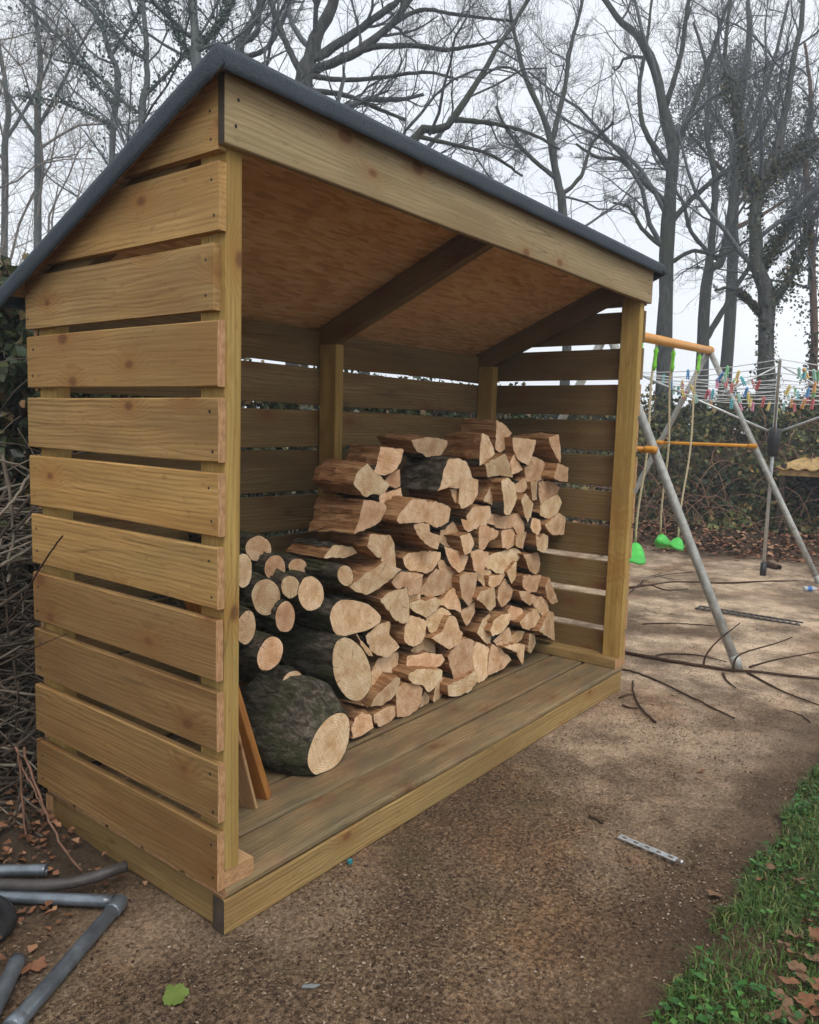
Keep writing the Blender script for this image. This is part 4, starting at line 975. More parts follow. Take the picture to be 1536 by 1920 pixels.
# ------------------------------------------------------------------ trees
TREES = {
'oak_right':[[(11.73,3.24,1.47,0.195),(11.82,3.31,2.52,0.177),(11.96,3.44,4.21,0.160),(12.11,3.49,5.48,0.142),(12.15,3.54,6.07,0.133),(12.11,3.69,6.61,0.115),(12.05,3.89,7.29,0.098),(11.95,4.10,7.74,0.089),(11.79,4.36,8.03,0.071),(11.64,4.63,8.40,0.062),(11.46,4.97,9.01,0.035)],[(12.14,3.52,5.90,0.080),(12.39,3.32,6.63,0.062),(12.62,3.17,7.39,0.053),(12.85,3.04,8.28,0.044),(13.11,2.82,9.00,0.027)],[(12.07,3.58,5.73,0.071),(11.92,3.85,6.14,0.062),(11.87,3.99,6.52,0.053),(11.89,4.05,7.03,0.044),(12.03,4.02,7.89,0.035),(12.14,4.02,8.60,0.027)],[(12.03,3.45,4.73,0.071),(12.24,3.24,5.09,0.062),(12.55,2.92,5.50,0.053),(12.75,2.70,5.76,0.044),(13.09,2.37,6.36,0.035),(13.48,2.04,7.35,0.027)],[(12.04,3.51,5.08,0.062),(11.76,3.94,5.51,0.053),(11.61,4.18,5.77,0.044),(11.37,4.50,5.80,0.035),(11.17,4.80,6.01,0.027)],[(12.11,3.69,6.61,0.071),(12.33,3.56,7.47,0.053),(12.47,3.54,8.35,0.044),(12.57,3.52,8.97,0.027)],[(11.94,3.44,4.03,0.053),(12.24,3.10,4.30,0.044),(12.51,2.74,4.23,0.035),(12.80,2.41,4.50,0.027)],[(11.97,3.45,4.29,0.053),(11.75,3.79,4.63,0.044),(11.64,4.00,4.98,0.035),(11.48,4.22,5.06,0.027)]],
'oak_twin':[[(14.15,3.41,1.52,0.174),(14.27,3.48,2.73,0.153),(14.44,3.54,4.30,0.133),(14.61,3.37,4.55,0.113),(14.74,3.31,5.18,0.102),(14.85,3.29,5.87,0.092),(14.98,3.23,6.45,0.082),(15.21,3.10,7.34,0.061),(15.50,2.91,8.37,0.051),(15.77,2.78,9.60,0.031)],[(14.44,3.54,4.30,0.102),(14.57,3.54,5.17,0.092),(14.66,3.59,6.15,0.082),(14.62,3.80,7.01,0.061),(14.72,3.85,8.03,0.051),(14.61,4.20,9.14,0.031)],[(14.31,3.48,3.02,0.082),(14.61,3.21,3.72,0.072),(14.83,3.03,4.26,0.061),(15.04,2.81,4.60,0.051),(15.37,2.43,4.82,0.041),(15.78,1.99,5.34,0.031)],[(14.61,3.37,4.55,0.061),(14.33,3.83,5.07,0.051),(14.24,4.04,5.67,0.041),(14.09,4.33,6.17,0.031)]],
'ivy_oak':[[(11.72,1.60,1.42,0.196),(11.77,1.71,2.40,0.180),(11.85,1.80,3.40,0.156),(11.79,1.98,4.03,0.139),(11.85,2.05,4.81,0.123),(11.98,1.97,5.27,0.106),(12.13,1.86,5.75,0.090),(12.29,1.81,6.63,0.065),(12.46,1.77,7.61,0.049),(12.57,1.78,8.43,0.033)],[(11.88,1.74,3.29,0.098),(12.05,1.57,3.62,0.082),(12.21,1.45,4.12,0.065),(12.40,1.31,4.69,0.049),(12.64,1.11,5.27,0.033)],[(11.86,2.06,4.91,0.074),(12.16,1.76,5.44,0.065),(12.51,1.37,5.80,0.049),(12.87,1.01,6.34,0.033)],[(11.85,2.05,4.81,0.074),(11.78,2.26,5.48,0.065),(11.76,2.43,6.29,0.057),(11.72,2.63,7.09,0.041),(11.83,2.64,7.91,0.033)],[(11.84,1.88,3.86,0.057),(12.23,1.54,4.70,0.049),(12.51,1.25,5.10,0.033)],[(11.82,1.77,3.05,0.049),(11.66,2.03,3.36,0.041),(11.52,2.24,3.52,0.033),(11.37,2.43,3.47,0.025)]],
'red_pine':[[(14.40,1.43,1.47,0.105),(14.47,1.56,2.69,0.095),(14.55,1.71,4.05,0.086),(14.60,1.85,5.19,0.076),(14.63,2.00,6.20,0.067),(14.76,2.04,7.35,0.048),(14.76,2.20,8.29,0.029)]],
'thin_ash':[[(9.98,4.19,3.28,0.098),(10.02,4.40,4.72,0.082),(10.00,4.50,5.11,0.074),(9.99,4.60,5.57,0.074),(9.96,4.69,5.88,0.065),(9.87,4.89,6.34,0.057),(9.79,5.09,6.84,0.049),(9.75,5.26,7.49,0.033),(9.74,5.39,8.14,0.025)],[(10.00,4.61,5.70,0.057),(10.17,4.53,6.47,0.049),(10.26,4.52,7.06,0.041),(10.42,4.44,7.76,0.033),(10.50,4.42,8.25,0.025)],[(10.01,4.44,4.83,0.049),(10.23,4.21,5.16,0.041),(10.37,4.12,5.65,0.033),(10.59,3.89,5.99,0.025)],[(10.00,4.50,5.11,0.049),(9.75,4.88,5.46,0.041),(9.58,5.18,5.86,0.033),(9.51,5.34,6.18,0.025)]],
'spreading_oak':[[(6.08,6.07,3.94,0.205),(6.19,6.15,5.16,0.177),(6.25,6.17,5.67,0.150),(6.36,6.10,6.13,0.123),(6.54,5.98,6.66,0.102),(6.69,5.89,7.28,0.068)],[(6.29,6.13,5.74,0.089),(6.36,6.05,5.78,0.082),(6.70,5.65,6.03,0.075),(6.97,5.36,6.36,0.061),(7.14,5.20,6.69,0.055),(7.39,4.96,7.11,0.034)],[(6.34,6.09,5.91,0.089),(6.46,5.96,6.02,0.082),(6.77,5.62,6.35,0.068),(7.06,5.31,6.69,0.055),(7.30,5.06,7.10,0.034)],[(6.70,5.65,6.03,0.055),(6.90,5.41,6.10,0.048),(7.20,5.02,6.11,0.041),(7.39,4.77,6.07,0.034),(7.65,4.44,6.15,0.027),(7.91,4.12,6.25,0.020)],[(6.97,5.36,6.36,0.041),(7.23,5.07,6.57,0.034),(7.55,4.63,6.51,0.027),(7.93,4.14,6.46,0.020)],[(6.25,6.16,5.63,0.061),(6.15,6.37,6.03,0.055),(6.09,6.51,6.37,0.048),(6.04,6.66,6.84,0.034)],[(6.29,6.13,5.70,0.048),(6.53,5.80,5.65,0.041),(6.87,5.37,5.70,0.034),(7.21,4.94,5.78,0.027),(7.45,4.61,5.69,0.020)],[(6.25,6.13,5.50,0.055),(6.56,5.72,5.45,0.041),(6.76,5.44,5.32,0.034),(7.00,5.10,5.16,0.027)]],
'leaning_maple':[[(5.79,4.62,2.96,0.098),(6.02,4.53,4.13,0.080),(6.24,4.34,4.61,0.068),(6.39,4.16,4.68,0.061),(6.52,4.02,4.80,0.055),(6.71,3.85,5.22,0.049),(6.90,3.68,5.65,0.037),(7.04,3.55,5.95,0.031),(7.14,3.46,6.19,0.031),(7.32,3.30,6.56,0.018)],[(6.52,4.02,4.80,0.043),(6.71,3.77,4.78,0.037),(6.88,3.53,4.74,0.031),(7.07,3.27,4.65,0.025),(7.25,3.01,4.49,0.018)],[(6.24,4.34,4.60,0.037),(6.50,3.98,4.51,0.031),(6.76,3.64,4.41,0.025),(6.96,3.32,4.17,0.018)],[(6.71,3.85,5.22,0.025),(6.84,3.70,5.38,0.018),(6.98,3.53,5.40,0.018),(7.11,3.32,5.21,0.012)],[(6.15,4.41,4.38,0.037),(6.41,4.07,4.33,0.031),(6.59,3.81,4.16,0.025),(6.81,3.51,4.08,0.018)]],
'ivy_ash_a':[[(4.49,7.85,2.38,0.082),(4.68,8.04,4.75,0.068),(4.79,8.05,5.57,0.068),(4.75,8.15,5.87,0.061),(4.69,8.31,6.31,0.055),(4.59,8.48,6.57,0.048),(4.46,8.73,6.97,0.027)],[(4.76,8.02,5.23,0.048),(4.61,8.27,5.49,0.041),(4.39,8.64,6.02,0.034),(4.17,9.00,6.42,0.027),(3.94,9.35,6.74,0.020)],[(4.71,8.03,4.96,0.041),(4.54,8.29,5.12,0.034),(4.30,8.62,5.27,0.027),(4.01,9.01,5.33,0.020)],[(4.75,8.15,5.87,0.041),(4.96,7.96,6.32,0.034),(5.12,7.85,6.80,0.020)]],
'ivy_ash_b':[[(4.16,6.67,2.65,0.074),(4.32,6.84,4.69,0.061),(4.38,6.83,5.06,0.055),(4.41,6.86,5.42,0.055),(4.42,6.93,5.88,0.049),(4.41,7.03,6.30,0.031)],[(4.41,6.86,5.39,0.043),(4.28,7.04,5.51,0.037),(4.14,7.29,5.83,0.031),(4.03,7.50,6.23,0.018)],[(4.36,6.85,4.96,0.037),(4.61,6.59,5.34,0.031),(4.82,6.38,5.72,0.025),(5.01,6.23,6.21,0.018)],[(4.33,6.84,4.75,0.037),(4.20,7.03,4.90,0.031),(4.00,7.36,5.25,0.025),(3.75,7.71,5.36,0.018)]],
'ivy_trunk':[[(3.98,5.28,2.73,0.098),(4.07,5.48,4.46,0.093),(4.10,5.55,5.06,0.087),(4.11,5.63,5.55,0.076),(4.11,5.71,5.98,0.044)],[(4.10,5.54,5.01,0.049),(4.22,5.42,5.23,0.044),(4.30,5.35,5.39,0.038),(4.39,5.30,5.78,0.027)],[(4.09,5.54,4.90,0.033),(3.99,5.72,5.22,0.027),(3.94,5.84,5.54,0.022),(3.93,5.91,5.81,0.016)]],
'upright_ash':[[(6.24,7.52,4.03,0.105),(6.44,7.68,6.27,0.090),(6.53,7.65,6.72,0.083),(6.69,7.51,7.09,0.068),(6.82,7.43,7.62,0.038)],[(6.49,7.66,6.57,0.060),(6.63,7.52,6.72,0.053),(6.67,7.53,7.09,0.045),(6.72,7.55,7.54,0.030)],[(6.45,7.67,6.34,0.053),(6.69,7.39,6.50,0.045),(6.86,7.25,6.88,0.038),(7.03,7.12,7.41,0.023)]],
'left_ash':[[(4.40,9.51,1.86,0.098),(4.61,9.81,4.96,0.083),(4.68,9.87,5.74,0.068),(4.74,9.91,6.41,0.060),(4.72,10.06,7.08,0.045),(4.70,10.15,7.45,0.030)],[(4.64,9.84,5.29,0.045),(4.86,9.65,5.82,0.038),(5.08,9.46,6.43,0.030),(5.31,9.28,6.96,0.023)],[(4.63,9.82,5.14,0.045),(4.47,10.10,5.58,0.038),(4.36,10.31,5.95,0.030),(4.21,10.59,6.39,0.023)]],
'far_left_ash':[[(4.58,10.94,1.90,0.098),(4.83,11.21,5.15,0.082),(4.91,11.25,5.97,0.074),(4.90,11.42,6.78,0.057),(4.85,11.62,7.58,0.041)],[(4.86,11.22,5.48,0.049),(5.09,11.02,5.97,0.041),(5.34,10.82,6.63,0.033),(5.49,10.76,7.37,0.025)]]}

def resample(P, Rr, k):
    """(n,3),(n) -> k points by arc length"""
    d = np.concatenate([[0], np.cumsum(np.linalg.norm(np.diff(P, axis=0), axis=1))])
    s = np.linspace(0, d[-1], k)
    return np.stack([np.interp(s, d, P[:, a]) for a in range(3)], -1), np.interp(s, d, Rr)

def spawn(rg, P, Rr, m, k, ratio, tmin, ang, wander, upb, rmin, rfac=0.6):
    """children of parent polylines P (B,kp,3)"""
    B, kp, _ = P.shape
    Lp = np.linalg.norm(np.diff(P, axis=1), axis=2).sum(1)
    t = tmin + (1-tmin)*(np.arange(m)[None, :] + rg.uniform(0, 1, (B, m)))/m
    f = t*(kp-1); i = np.clip(f.astype(int), 0, kp-2); u = (f-i)[..., None]
    bi = np.arange(B)[:, None]
    start = P[bi, i]*(1-u) + P[bi, i+1]*u
    tan = P[bi, i+1] - P[bi, i]; tan /= np.linalg.norm(tan, axis=2, keepdims=True) + 1e-9
    rp = Rr[bi, i]*(1-u[..., 0]) + Rr[bi, i+1]*u[..., 0]
    rnd = rg.normal(0, 1, tan.shape); perp = rnd - (rnd*tan).sum(2, keepdims=True)*tan
    perp /= np.linalg.norm(perp, axis=2, keepdims=True) + 1e-9
    a = rg.uniform(ang[0], ang[1], (B, m, 1))
    dirn = tan*np.cos(a) + perp*np.sin(a); dirn[..., 2] += upb
    dirn /= np.linalg.norm(dirn, axis=2, keepdims=True)
    L = Lp[:, None]*ratio*(1.15 - 0.6*t)*rg.uniform(0.6, 1.3, (B, m))
    N_ = B*m
    start = start.reshape(N_, 3); dirn = dirn.reshape(N_, 3); L = L.reshape(N_); r0 = np.maximum(rp.reshape(N_)*rfac*rg.uniform(0.7, 1, N_), rmin)
    pts = [start]; d = dirn
    for j in range(k-1):
        d = d + rg.normal(0, wander, d.shape); d[:, 2] += upb*0.25
        d /= np.linalg.norm(d, axis=1, keepdims=True)
        pts.append(pts[-1] + d*(L/(k-1))[:, None])
    Pn = np.stack(pts, 1)
    Rn = r0[:, None]*np.linspace(1, 0.35, k)[None, :]
    return Pn, np.maximum(Rn, rmin*0.6)

def leaf_cloud(name, ctr, size, mat, rg, parent=None, normal=None, spread=1.0, aspect=0.8, fold=0.15, loc=(0, 0, 0)):
    """folded kite-shaped leaves at ctr (n,3)"""
    n = len(ctr)
    A = rg.normal(0, 1, (n, 3))
    if normal is not None: A = A*spread; A2 = A - (A*normal).sum(1, keepdims=True)*normal*0.85
    else: A2 = A
    A2 /= np.linalg.norm(A2, axis=1, keepdims=True) + 1e-9
    B_ = rg.normal(0, 1, (n, 3))
    if normal is not None: B_ = np.cross(np.broadcast_to(normal, A2.shape), A2) + B_*0.35*spread
    B_ -= (B_*A2).sum(1, keepdims=True)*A2
    B_ /= np.linalg.norm(B_, axis=1, keepdims=True) + 1e-9
    Nn = np.cross(A2, B_)
    s = (size[0] + (size[1]-size[0])*rg.random(n))[:, None]
    v0 = ctr - A2*s*0.5; v2 = ctr + A2*s*0.55
    v1 = ctr + B_*s*0.5*aspect + Nn*s*fold - A2*s*0.08; v3 = ctr - B_*s*0.5*aspect + Nn*s*fold - A2*s*0.08
    V = np.stack([v0, v1, v2, v3], 1).reshape(-1, 3)
    q = np.arange(n)[:, None]*4
    F = np.concatenate([q + np.array([[0, 1, 2]]), q + np.array([[0, 2, 3]])])
    return obj(name, mesh_np(name, V, F, mat), parent, loc)

def make_tree(key, label, seed, mats=('bark_tree', 'bark_twigs'), m=(7, 8, 6, 3), wander=0.22, ivy=0, ivy_mat='ivy', ivy_r=0.35, ivy_top=1.0, group='bare trees behind the log store', extra=0):
    rg = np.random.default_rng(seed)
    stems = [np.array(s) for s in TREES[key]]
    base = stems[0][0, :3].copy()
    gz = float(ground_h(base[0], base[1]))
    s0 = stems[0]
    # carry the trunk down into the ground
    foot = s0[0].copy(); foot[2] = gz - 0.15; foot[3] *= 1.25
    flare = s0[0].copy(); flare[2] = gz + 0.35; flare[3] *= 1.08
    if s0[0, 2] > gz + 0.5: stems[0] = np.vstack([foot, flare, s0])
    else: stems[0] = np.vstack([foot, s0[1:]])
    o = np.array([stems[0][0, 0], stems[0][0, 1], gz])
    root = empty('bare_tree', tuple(o), label, 'tree', group)
    VV = []; FF = []; n0 = 0; SP = []; SR = []
    thin = 0.58 if mats[0] == 'bark_pale' else 0.74
    for s in stems:
        s = s.copy(); s[:, 3] *= thin
        P = smooth_path(s[:, :3], 26); 
        d = np.linspace(0, len(s)-1, 26); rr = np.interp(d, np.arange(len(s)), s[:, 3])
        P = P + rg.normal(0, 0.010, P.shape)*min(1, rr.max()*8)
        P = P - o
        V, Q_ = tubes_np(P[None], (rr*(1 + 0.06*rg.normal(0, 1, 26)))[None], 9)
        VV.append(V); FF.append(Q_ + n0); n0 += len(V)
        a, b = resample(P, rr, 14); SP.append(a); SR.append(b)
    obj('trunk', mesh_np('trunk', np.concatenate(VV), np.concatenate(FF), M[mats[0]], True), root)
    SP = np.array(SP); SR = np.array(SR)
    dist = np.linalg.norm(o[:2] - np.array([-1.2, -1.46]))
    rmin = 0.00015*dist
    # side limbs mostly on the upper part of the stems
    P1, R1 = spawn(rg, SP, SR, m[0], 8, 0.42, 0.32, (0.5, 1.15), wander, 0.22, rmin*2.0, 0.46)
    P2, R2 = spawn(rg, P1, R1, m[1], 6, 0.52, 0.15, (0.4, 1.0), wander*1.1, 0.14, rmin*1.4, 0.52)
    P3, R3 = spawn(rg, P2, R2, m[2], 5, 0.52, 0.15, (0.35, 0.95), wander*1.2, 0.10, rmin)
    sets = [(P1, R1, 5), (P2, R2, 4), (P3, R3, 3)]
    if m[3]:
        P4, R4 = spawn(rg, P3, R3, m[3], 3, 0.55, 0.2, (0.35, 0.9), wander*1.2, 0.08, rmin*0.8)
        sets.append((P4, R4, 3))
    VV = []; FF = []; n0 = 0
    for P_, R_, sd in sets:
        V, Q_ = tubes_np(P_, R_, sd); VV.append(V); FF.append(Q_ + n0); n0 += len(V)
    obj('crown', mesh_np('crown', np.concatenate(VV), np.concatenate(FF), M[mats[1]], True), root)
    if ivy:
        Pall = np.concatenate([SP[:, :int(14*ivy_top)].reshape(-1, 3)]); Rall = SR[:, :int(14*ivy_top)].reshape(-1)
        # interpolate along stems
        idx = rg.integers(0, len(SP), ivy); t = rg.random(ivy)*13*ivy_top; i = np.minimum(t.astype(int), 12); u = (t-i)[:, None]
        ctr = SP[idx, i]*(1-u) + SP[idx, i+1]*u
        rad = SR[idx, i][:, None]
        clump = 0.55 + 0.45*np.sin(ctr[:, 2:3]*3.1 + idx[:, None]) 
        dv = rg.normal(0, 1, (ivy, 3)); dv /= np.linalg.norm(dv, axis=1, keepdims=True)
        ctr = ctr + dv*(rad + ivy_r*clump*rg.random((ivy, 1))**0.7)
        leaf_cloud('ivy', ctr, (0.0025*dist, 0.0050*dist), M[ivy_mat], rg, root)
    return root

make_tree('oak_right', 'tall bare tree with a thick grey trunk rising just right of the log store roof', 11, m=(8, 8, 7, 3))
make_tree('oak_twin', 'bare tree with forked dark trunk between the grey trunk and the ivy-clad tree', 12, m=(9, 8, 7, 4))
make_tree('ivy_oak', 'stout bare tree with ivy-clad trunk behind the washing line', 13, m=(8, 8, 7, 3), ivy=7000, ivy_r=0.17, ivy_top=0.62)
make_tree('red_pine', 'slender reddish trunk with dark ivy at the far right edge', 14, ('bark_red', 'bark_twigs'), m=(16, 8, 5, 2), ivy=1600, ivy_r=0.5, ivy_top=0.85)
make_tree('thin_ash', 'slim bare tree above the middle of the sloping roof', 15, m=(9, 8, 7, 4))
make_tree('spreading_oak', 'bare tree with several thick limbs fanning out above the roof near its peak', 16, m=(8, 8, 7, 3))
make_tree('leaning_maple', 'bare tree with one long leaning limb reaching right above the roof', 17, m=(9, 8, 7, 4), wander=0.26)
make_tree('ivy_ash_a', 'ivy-dusted bare tree left of the roof slope, its trunk curving left at the top', 18, ('bark_pale', 'bark_twigs'), m=(9, 8, 7, 4), ivy=1600, ivy_mat='ivy_blue', ivy_r=0.35)
make_tree('ivy_ash_b', 'straight ivy-dusted bare tree close behind the left roof slope', 19, ('bark_pale', 'bark_twigs'), m=(9, 8, 7, 4), ivy=1600, ivy_mat='ivy_blue', ivy_r=0.32)
make_tree('ivy_trunk', 'thick ivy-covered trunk directly behind the roof peak', 20, ('bark_pale', 'bark_twigs'), m=(8, 8, 6, 2), ivy=2600, ivy_mat='ivy_blue', ivy_r=0.26)
make_tree('upright_ash', 'bare tree with upright forks just right of the roof peak', 21, m=(9, 8, 7, 4))
make_tree('left_ash', 'pale bare tree near the left edge of the view', 22, ('bark_pale', 'shrub'), m=(10, 8, 7, 4))
make_tree('far_left_ash', 'pale bare tree at the far left edge, half out of view', 23, ('bark_pale', 'shrub'), m=(10, 8, 7, 4))

# evergreen pine whose dense crown shows between the bare branches at upper right
def pine():
    rg = np.random.default_rng(31)
    base = np.array([16.9, 3.8, 0.0]); base[2] = float(ground_h(base[0], base[1]))
    root = empty('pine_tree', tuple(base), 'evergreen pine with dense grey-green crown behind the bare trees at upper right', 'tree')
    Zt = 10.4
    pts = np.array([(0, 0, -0.2), (0.05, 0.0, 3), (-0.1, 0.1, 6), (0, 0, 8.2), (0.05, 0.1, Zt - base[2])])
    obj('trunk', tube_mesh('trunk', smooth_path(pts, 20), list(np.linspace(0.15, 0.04, 20)), 9, M['bark_tree']), root)
    r_ = np.array([0.811, -0.584, 0])   # across the view
    f_ = np.array([0.584, 0.811, 0])
    C_ = []; VV = []; FF = []; n0 = 0
    lobes = [(-1.0, 6.9, 0.75), (0.2, 7.25, 0.95), (1.1, 6.7, 0.85), (-0.3, 6.2, 0.85), (0.7, 5.8, 0.9), (1.6, 6.1, 0.6), (-1.3, 6.2, 0.55), (0.0, 5.4, 0.6), (1.5, 5.3, 0.6), (-0.6, 7.6, 0.5)]
    for (u, z, s) in lobes:
        n = int(2300*s)
        dv = rg.normal(0, 1, (n, 3)); dv /= np.linalg.norm(dv, axis=1, keepdims=True)
        rad = s*(0.35 + 0.65*rg.random((n, 1))**0.6)
        c = dv*rad*np.array([1, 1, 0.62]) + r_*u + f_*rg.normal(0, 0.25, (n, 1)) + np.array([0, 0, z])
        C_.append(c)
        limb = smooth_path([(0, 0, z-0.9), tuple(r_*u*0.5 + np.array([0, 0, z-0.5])), tuple(r_*u + np.array([0, 0, z]))], 6)
        V, Q_ = tubes_np(limb[None], np.linspace(0.06, 0.02, 6)[None], 5); VV.append(V); FF.append(Q_ + n0); n0 += len(V)
    obj('limbs', mesh_np('limbs', np.concatenate(VV), np.concatenate(FF), M['bark_red'], True), root)
    leaf_cloud('crown', np.concatenate(C_), (0.06, 0.13), M['pine'], rg, root, aspect=0.22)
pine()

# pale twiggy shrubs left of and behind the store
def shrub(x, y, h, spread, n, label, seed, mat='shrub'):
    rg = np.random.default_rng(seed)
    gz = float(ground_h(np.float64(x), np.float64(y)))
    root = empty('bare_shrub', (x, y, gz), label, 'shrub', 'twiggy shrubs beside the log store')
    k = 9
    a = rg.uniform(0, 6.283, n); tilt = rg.uniform(0.02, spread, n)
    d = np.stack([np.cos(a)*np.sin(tilt), np.sin(a)*np.sin(tilt), np.cos(tilt)], -1)
    st = np.stack([rg.normal(0, 0.16, n), rg.normal(0, 0.16, n), np.full(n, -0.05)], -1)
    L = h*rg.uniform(0.6, 1.1, n); pts = [st]
    for j in range(k-1):
        d = d + rg.normal(0, 0.10, d.shape); d /= np.linalg.norm(d, axis=1, keepdims=True)
        pts.append(pts[-1] + d*(L/(k-1))[:, None])
    P = np.stack(pts, 1); r0 = rg.uniform(0.006, 0.014, n)
    Rr = r0[:, None]*np.linspace(1, 0.3, k)
    V, Q_ = tubes_np(P, Rr, 5)
    obj('stems', mesh_np('stems', V, Q_, M[mat], True), root)
    P2, R2 = spawn(rg, P, Rr, 9, 5, 0.33, 0.2, (0.4, 1.0), 0.18, 0.08, 0.0028)
    P3, R3 = spawn(rg, P2, R2, 5, 4, 0.5, 0.15, (0.4, 1.0), 0.2, 0.05, 0.0019)
    V2, Q2 = tubes_np(P2, R2, 3); V3, Q3 = tubes_np(P3, R3, 3)
    obj('twigs', mesh_np('twigs', np.concatenate([V2, V3]), np.concatenate([Q2, Q3 + len(V2)]), M[mat], True), root)
shrub(-0.35, 4.6, 3.9, 0.55, 26, 'pale twiggy shrub rising behind the left end of the store', 41)
shrub(0.9, 5.2, 3.8, 0.5, 24, 'twiggy shrub hidden behind the back wall of the store', 42)
shrub(-1.0, 5.6, 4.2, 0.55, 26, 'pale twiggy shrub at the left edge above the brushwood', 43)
shrub(-0.5, 3.0, 2.2, 0.6, 22, 'low twiggy shrub just left of the lowest roof corner', 44)
shrub(-0.75, 3.7, 3.1, 0.55, 30, 'dense pale shrub between the hedge and the roof corner at left', 46)
shrub(-1.6, 4.4, 3.6, 0.5, 26, 'pale twiggy shrub mostly outside the left edge of the view', 47)
shrub(0.45, 4.0, 3.4, 0.5, 28, 'twiggy shrub seen over the lower half of the left roof slope', 48)
shrub(0.1, 6.5, 4.6, 0.5, 24, 'tall pale twiggy shrub furthest back on the left', 45)

# dark ivy hedge behind the store
def hedge(x0, x1, y0, y1, h, n, label, seed, size=(0.04, 0.075)):
    rg = np.random.default_rng(seed)
    cx, cy = (x0+x1)/2, (y0+y1)/2
    root = empty('ivy_hedge', (cx, cy, 0), label, 'hedge')
    x = rg.uniform(x0, x1, n) - cx; t = rg.random(n)
    top = h*(0.86 + 0.14*fnoise((x+cx)*1.7, 0.0*x, seed))
    front = rg.random(n) < 0.75
    y = np.where(front, y0 + 0.18*rg.random(n) + 0.13*fnoise((x+cx)*2.3, t*4, seed), rg.uniform(y0, y1, n)) - cy
    z = np.where(front, t*top, top*(1 + 0.05*rg.normal(0, 1, n)))
    leaf_cloud('foliage', np.stack([x, y, z], -1), size, M['ivy'], rg, root)
    # inner woody mass
    m_ = 260
    st = np.stack([rg.uniform(x0, x1, m_) - cx, rg.uniform(y0+0.12, y1-0.1, m_) - cy, np.zeros(m_)], -1)
    pts = [st]
    for j in range(5): pts.append(pts[-1] + np.stack([rg.normal(0, 0.10, m_), rg.normal(0, 0.05, m_), np.full(m_, h*0.19)], -1))
    V, Q_ = tubes_np(np.stack(pts, 1), np.full((m_, 6), 0.012), 4)
    obj('stems', mesh_np('stems', V, Q_, M['brush_dark'], True), root)
hedge(-0.1, 1.4, 2.1, 3.0, 2.05, 9000, 'dark ivy hedge behind the left half of the store, seen through the slat gaps', 51)
hedge(1.4, 6.2, 2.5, 3.6, 1.75, 16000, 'dark ivy hedge behind the right half of the store, seen through the slat gaps', 52)

# ivy and bramble over the far bank
def bank_cover():
    rg = np.random.default_rng(61)
    n = 60000
    s = rg.uniform(8.3, 13.2, n); c = rg.uniform(-5.5, 6.5, n)
    x = s*0.96 - c*0.276 ; y = s*0.276 + c*0.96
    z = ground_h(x, y)
    dens = fnoise(x*0.9, y*0.9, 4.0) + 1.1*sstep(8.2, 9.4, s)
    keep = dens > rg.uniform(-0.3, 1.3, n)
    x, y, z, s = x[keep], y[keep], z[keep], s[keep]
    hh = (0.10 + 0.75*sstep(8.6, 10.5, s)*(0.5 + 0.5*fnoise(x*1.4, y*1.4, 8.0)).clip(0.15, 1)) * rg.random(len(x))**0.7
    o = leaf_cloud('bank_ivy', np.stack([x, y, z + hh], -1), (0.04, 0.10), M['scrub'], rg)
    tag(o, 'olive-brown ivy and bramble covering the bank beyond the swing', 'ivy', kind='stuff')
    # litter at the foot of the bank
    n = 9000
    s = rg.uniform(6.7, 9.6, n); c = rg.uniform(-3.2, 3.4, n)
    x = s*0.96 - c*0.276; y = s*0.276 + c*0.96
    keep = (rg.random(n) < sstep(6.9, 7.5, s + 0.3*fnoise(x*2, y*2, 1.0))) & (fnoise(x*1.8, y*1.8, 6.0) > rg.uniform(-1.0, 0.6, n))
    x, y = x[keep], y[keep]
    o = leaf_cloud('leaf_litter', np.stack([x, y, ground_h(x, y) + 0.02 + 0.04*rg.random(len(x))], -1), (0.04, 0.095), M['litter'], rg, normal=np.array([0, 0, 1.0]), spread=0.6, fold=0.2)
    tag(o, 'russet dead leaves drifted along the foot of the bank', 'leaf litter', kind='stuff')
    # bramble stems arching over the bank
    m_ = 420
    s = rg.uniform(8.3, 11.4, m_); c = rg.uniform(-4, 4.5, m_)
    P0 = np.stack([s*0.96 - c*0.276, s*0.276 + c*0.96, np.zeros(m_)], -1); P0[:, 2] = ground_h(P0[:, 0], P0[:, 1])
    d = rg.normal(0, 1, (m_, 3)); d[:, 2] = np.abs(d[:, 2]) + 1.0; d /= np.linalg.norm(d, axis=1, keepdims=True)
    pts = [P0]
    for j in range(7):
        d[:, 2] -= 0.22; dd = d/np.linalg.norm(d, axis=1, keepdims=True)
        pts.append(pts[-1] + dd*0.17)
    V, Q_ = tubes_np(np.stack(pts, 1), rg.uniform(0.003, 0.007, (m_, 1))*np.ones((1, 8)), 4)
    tag(obj('bramble_stems', mesh_np('bramble_stems', V, Q_, M['cane'], True)), 'arching bramble stems over the ivy bank', 'bramble', kind='stuff')
bank_cover()

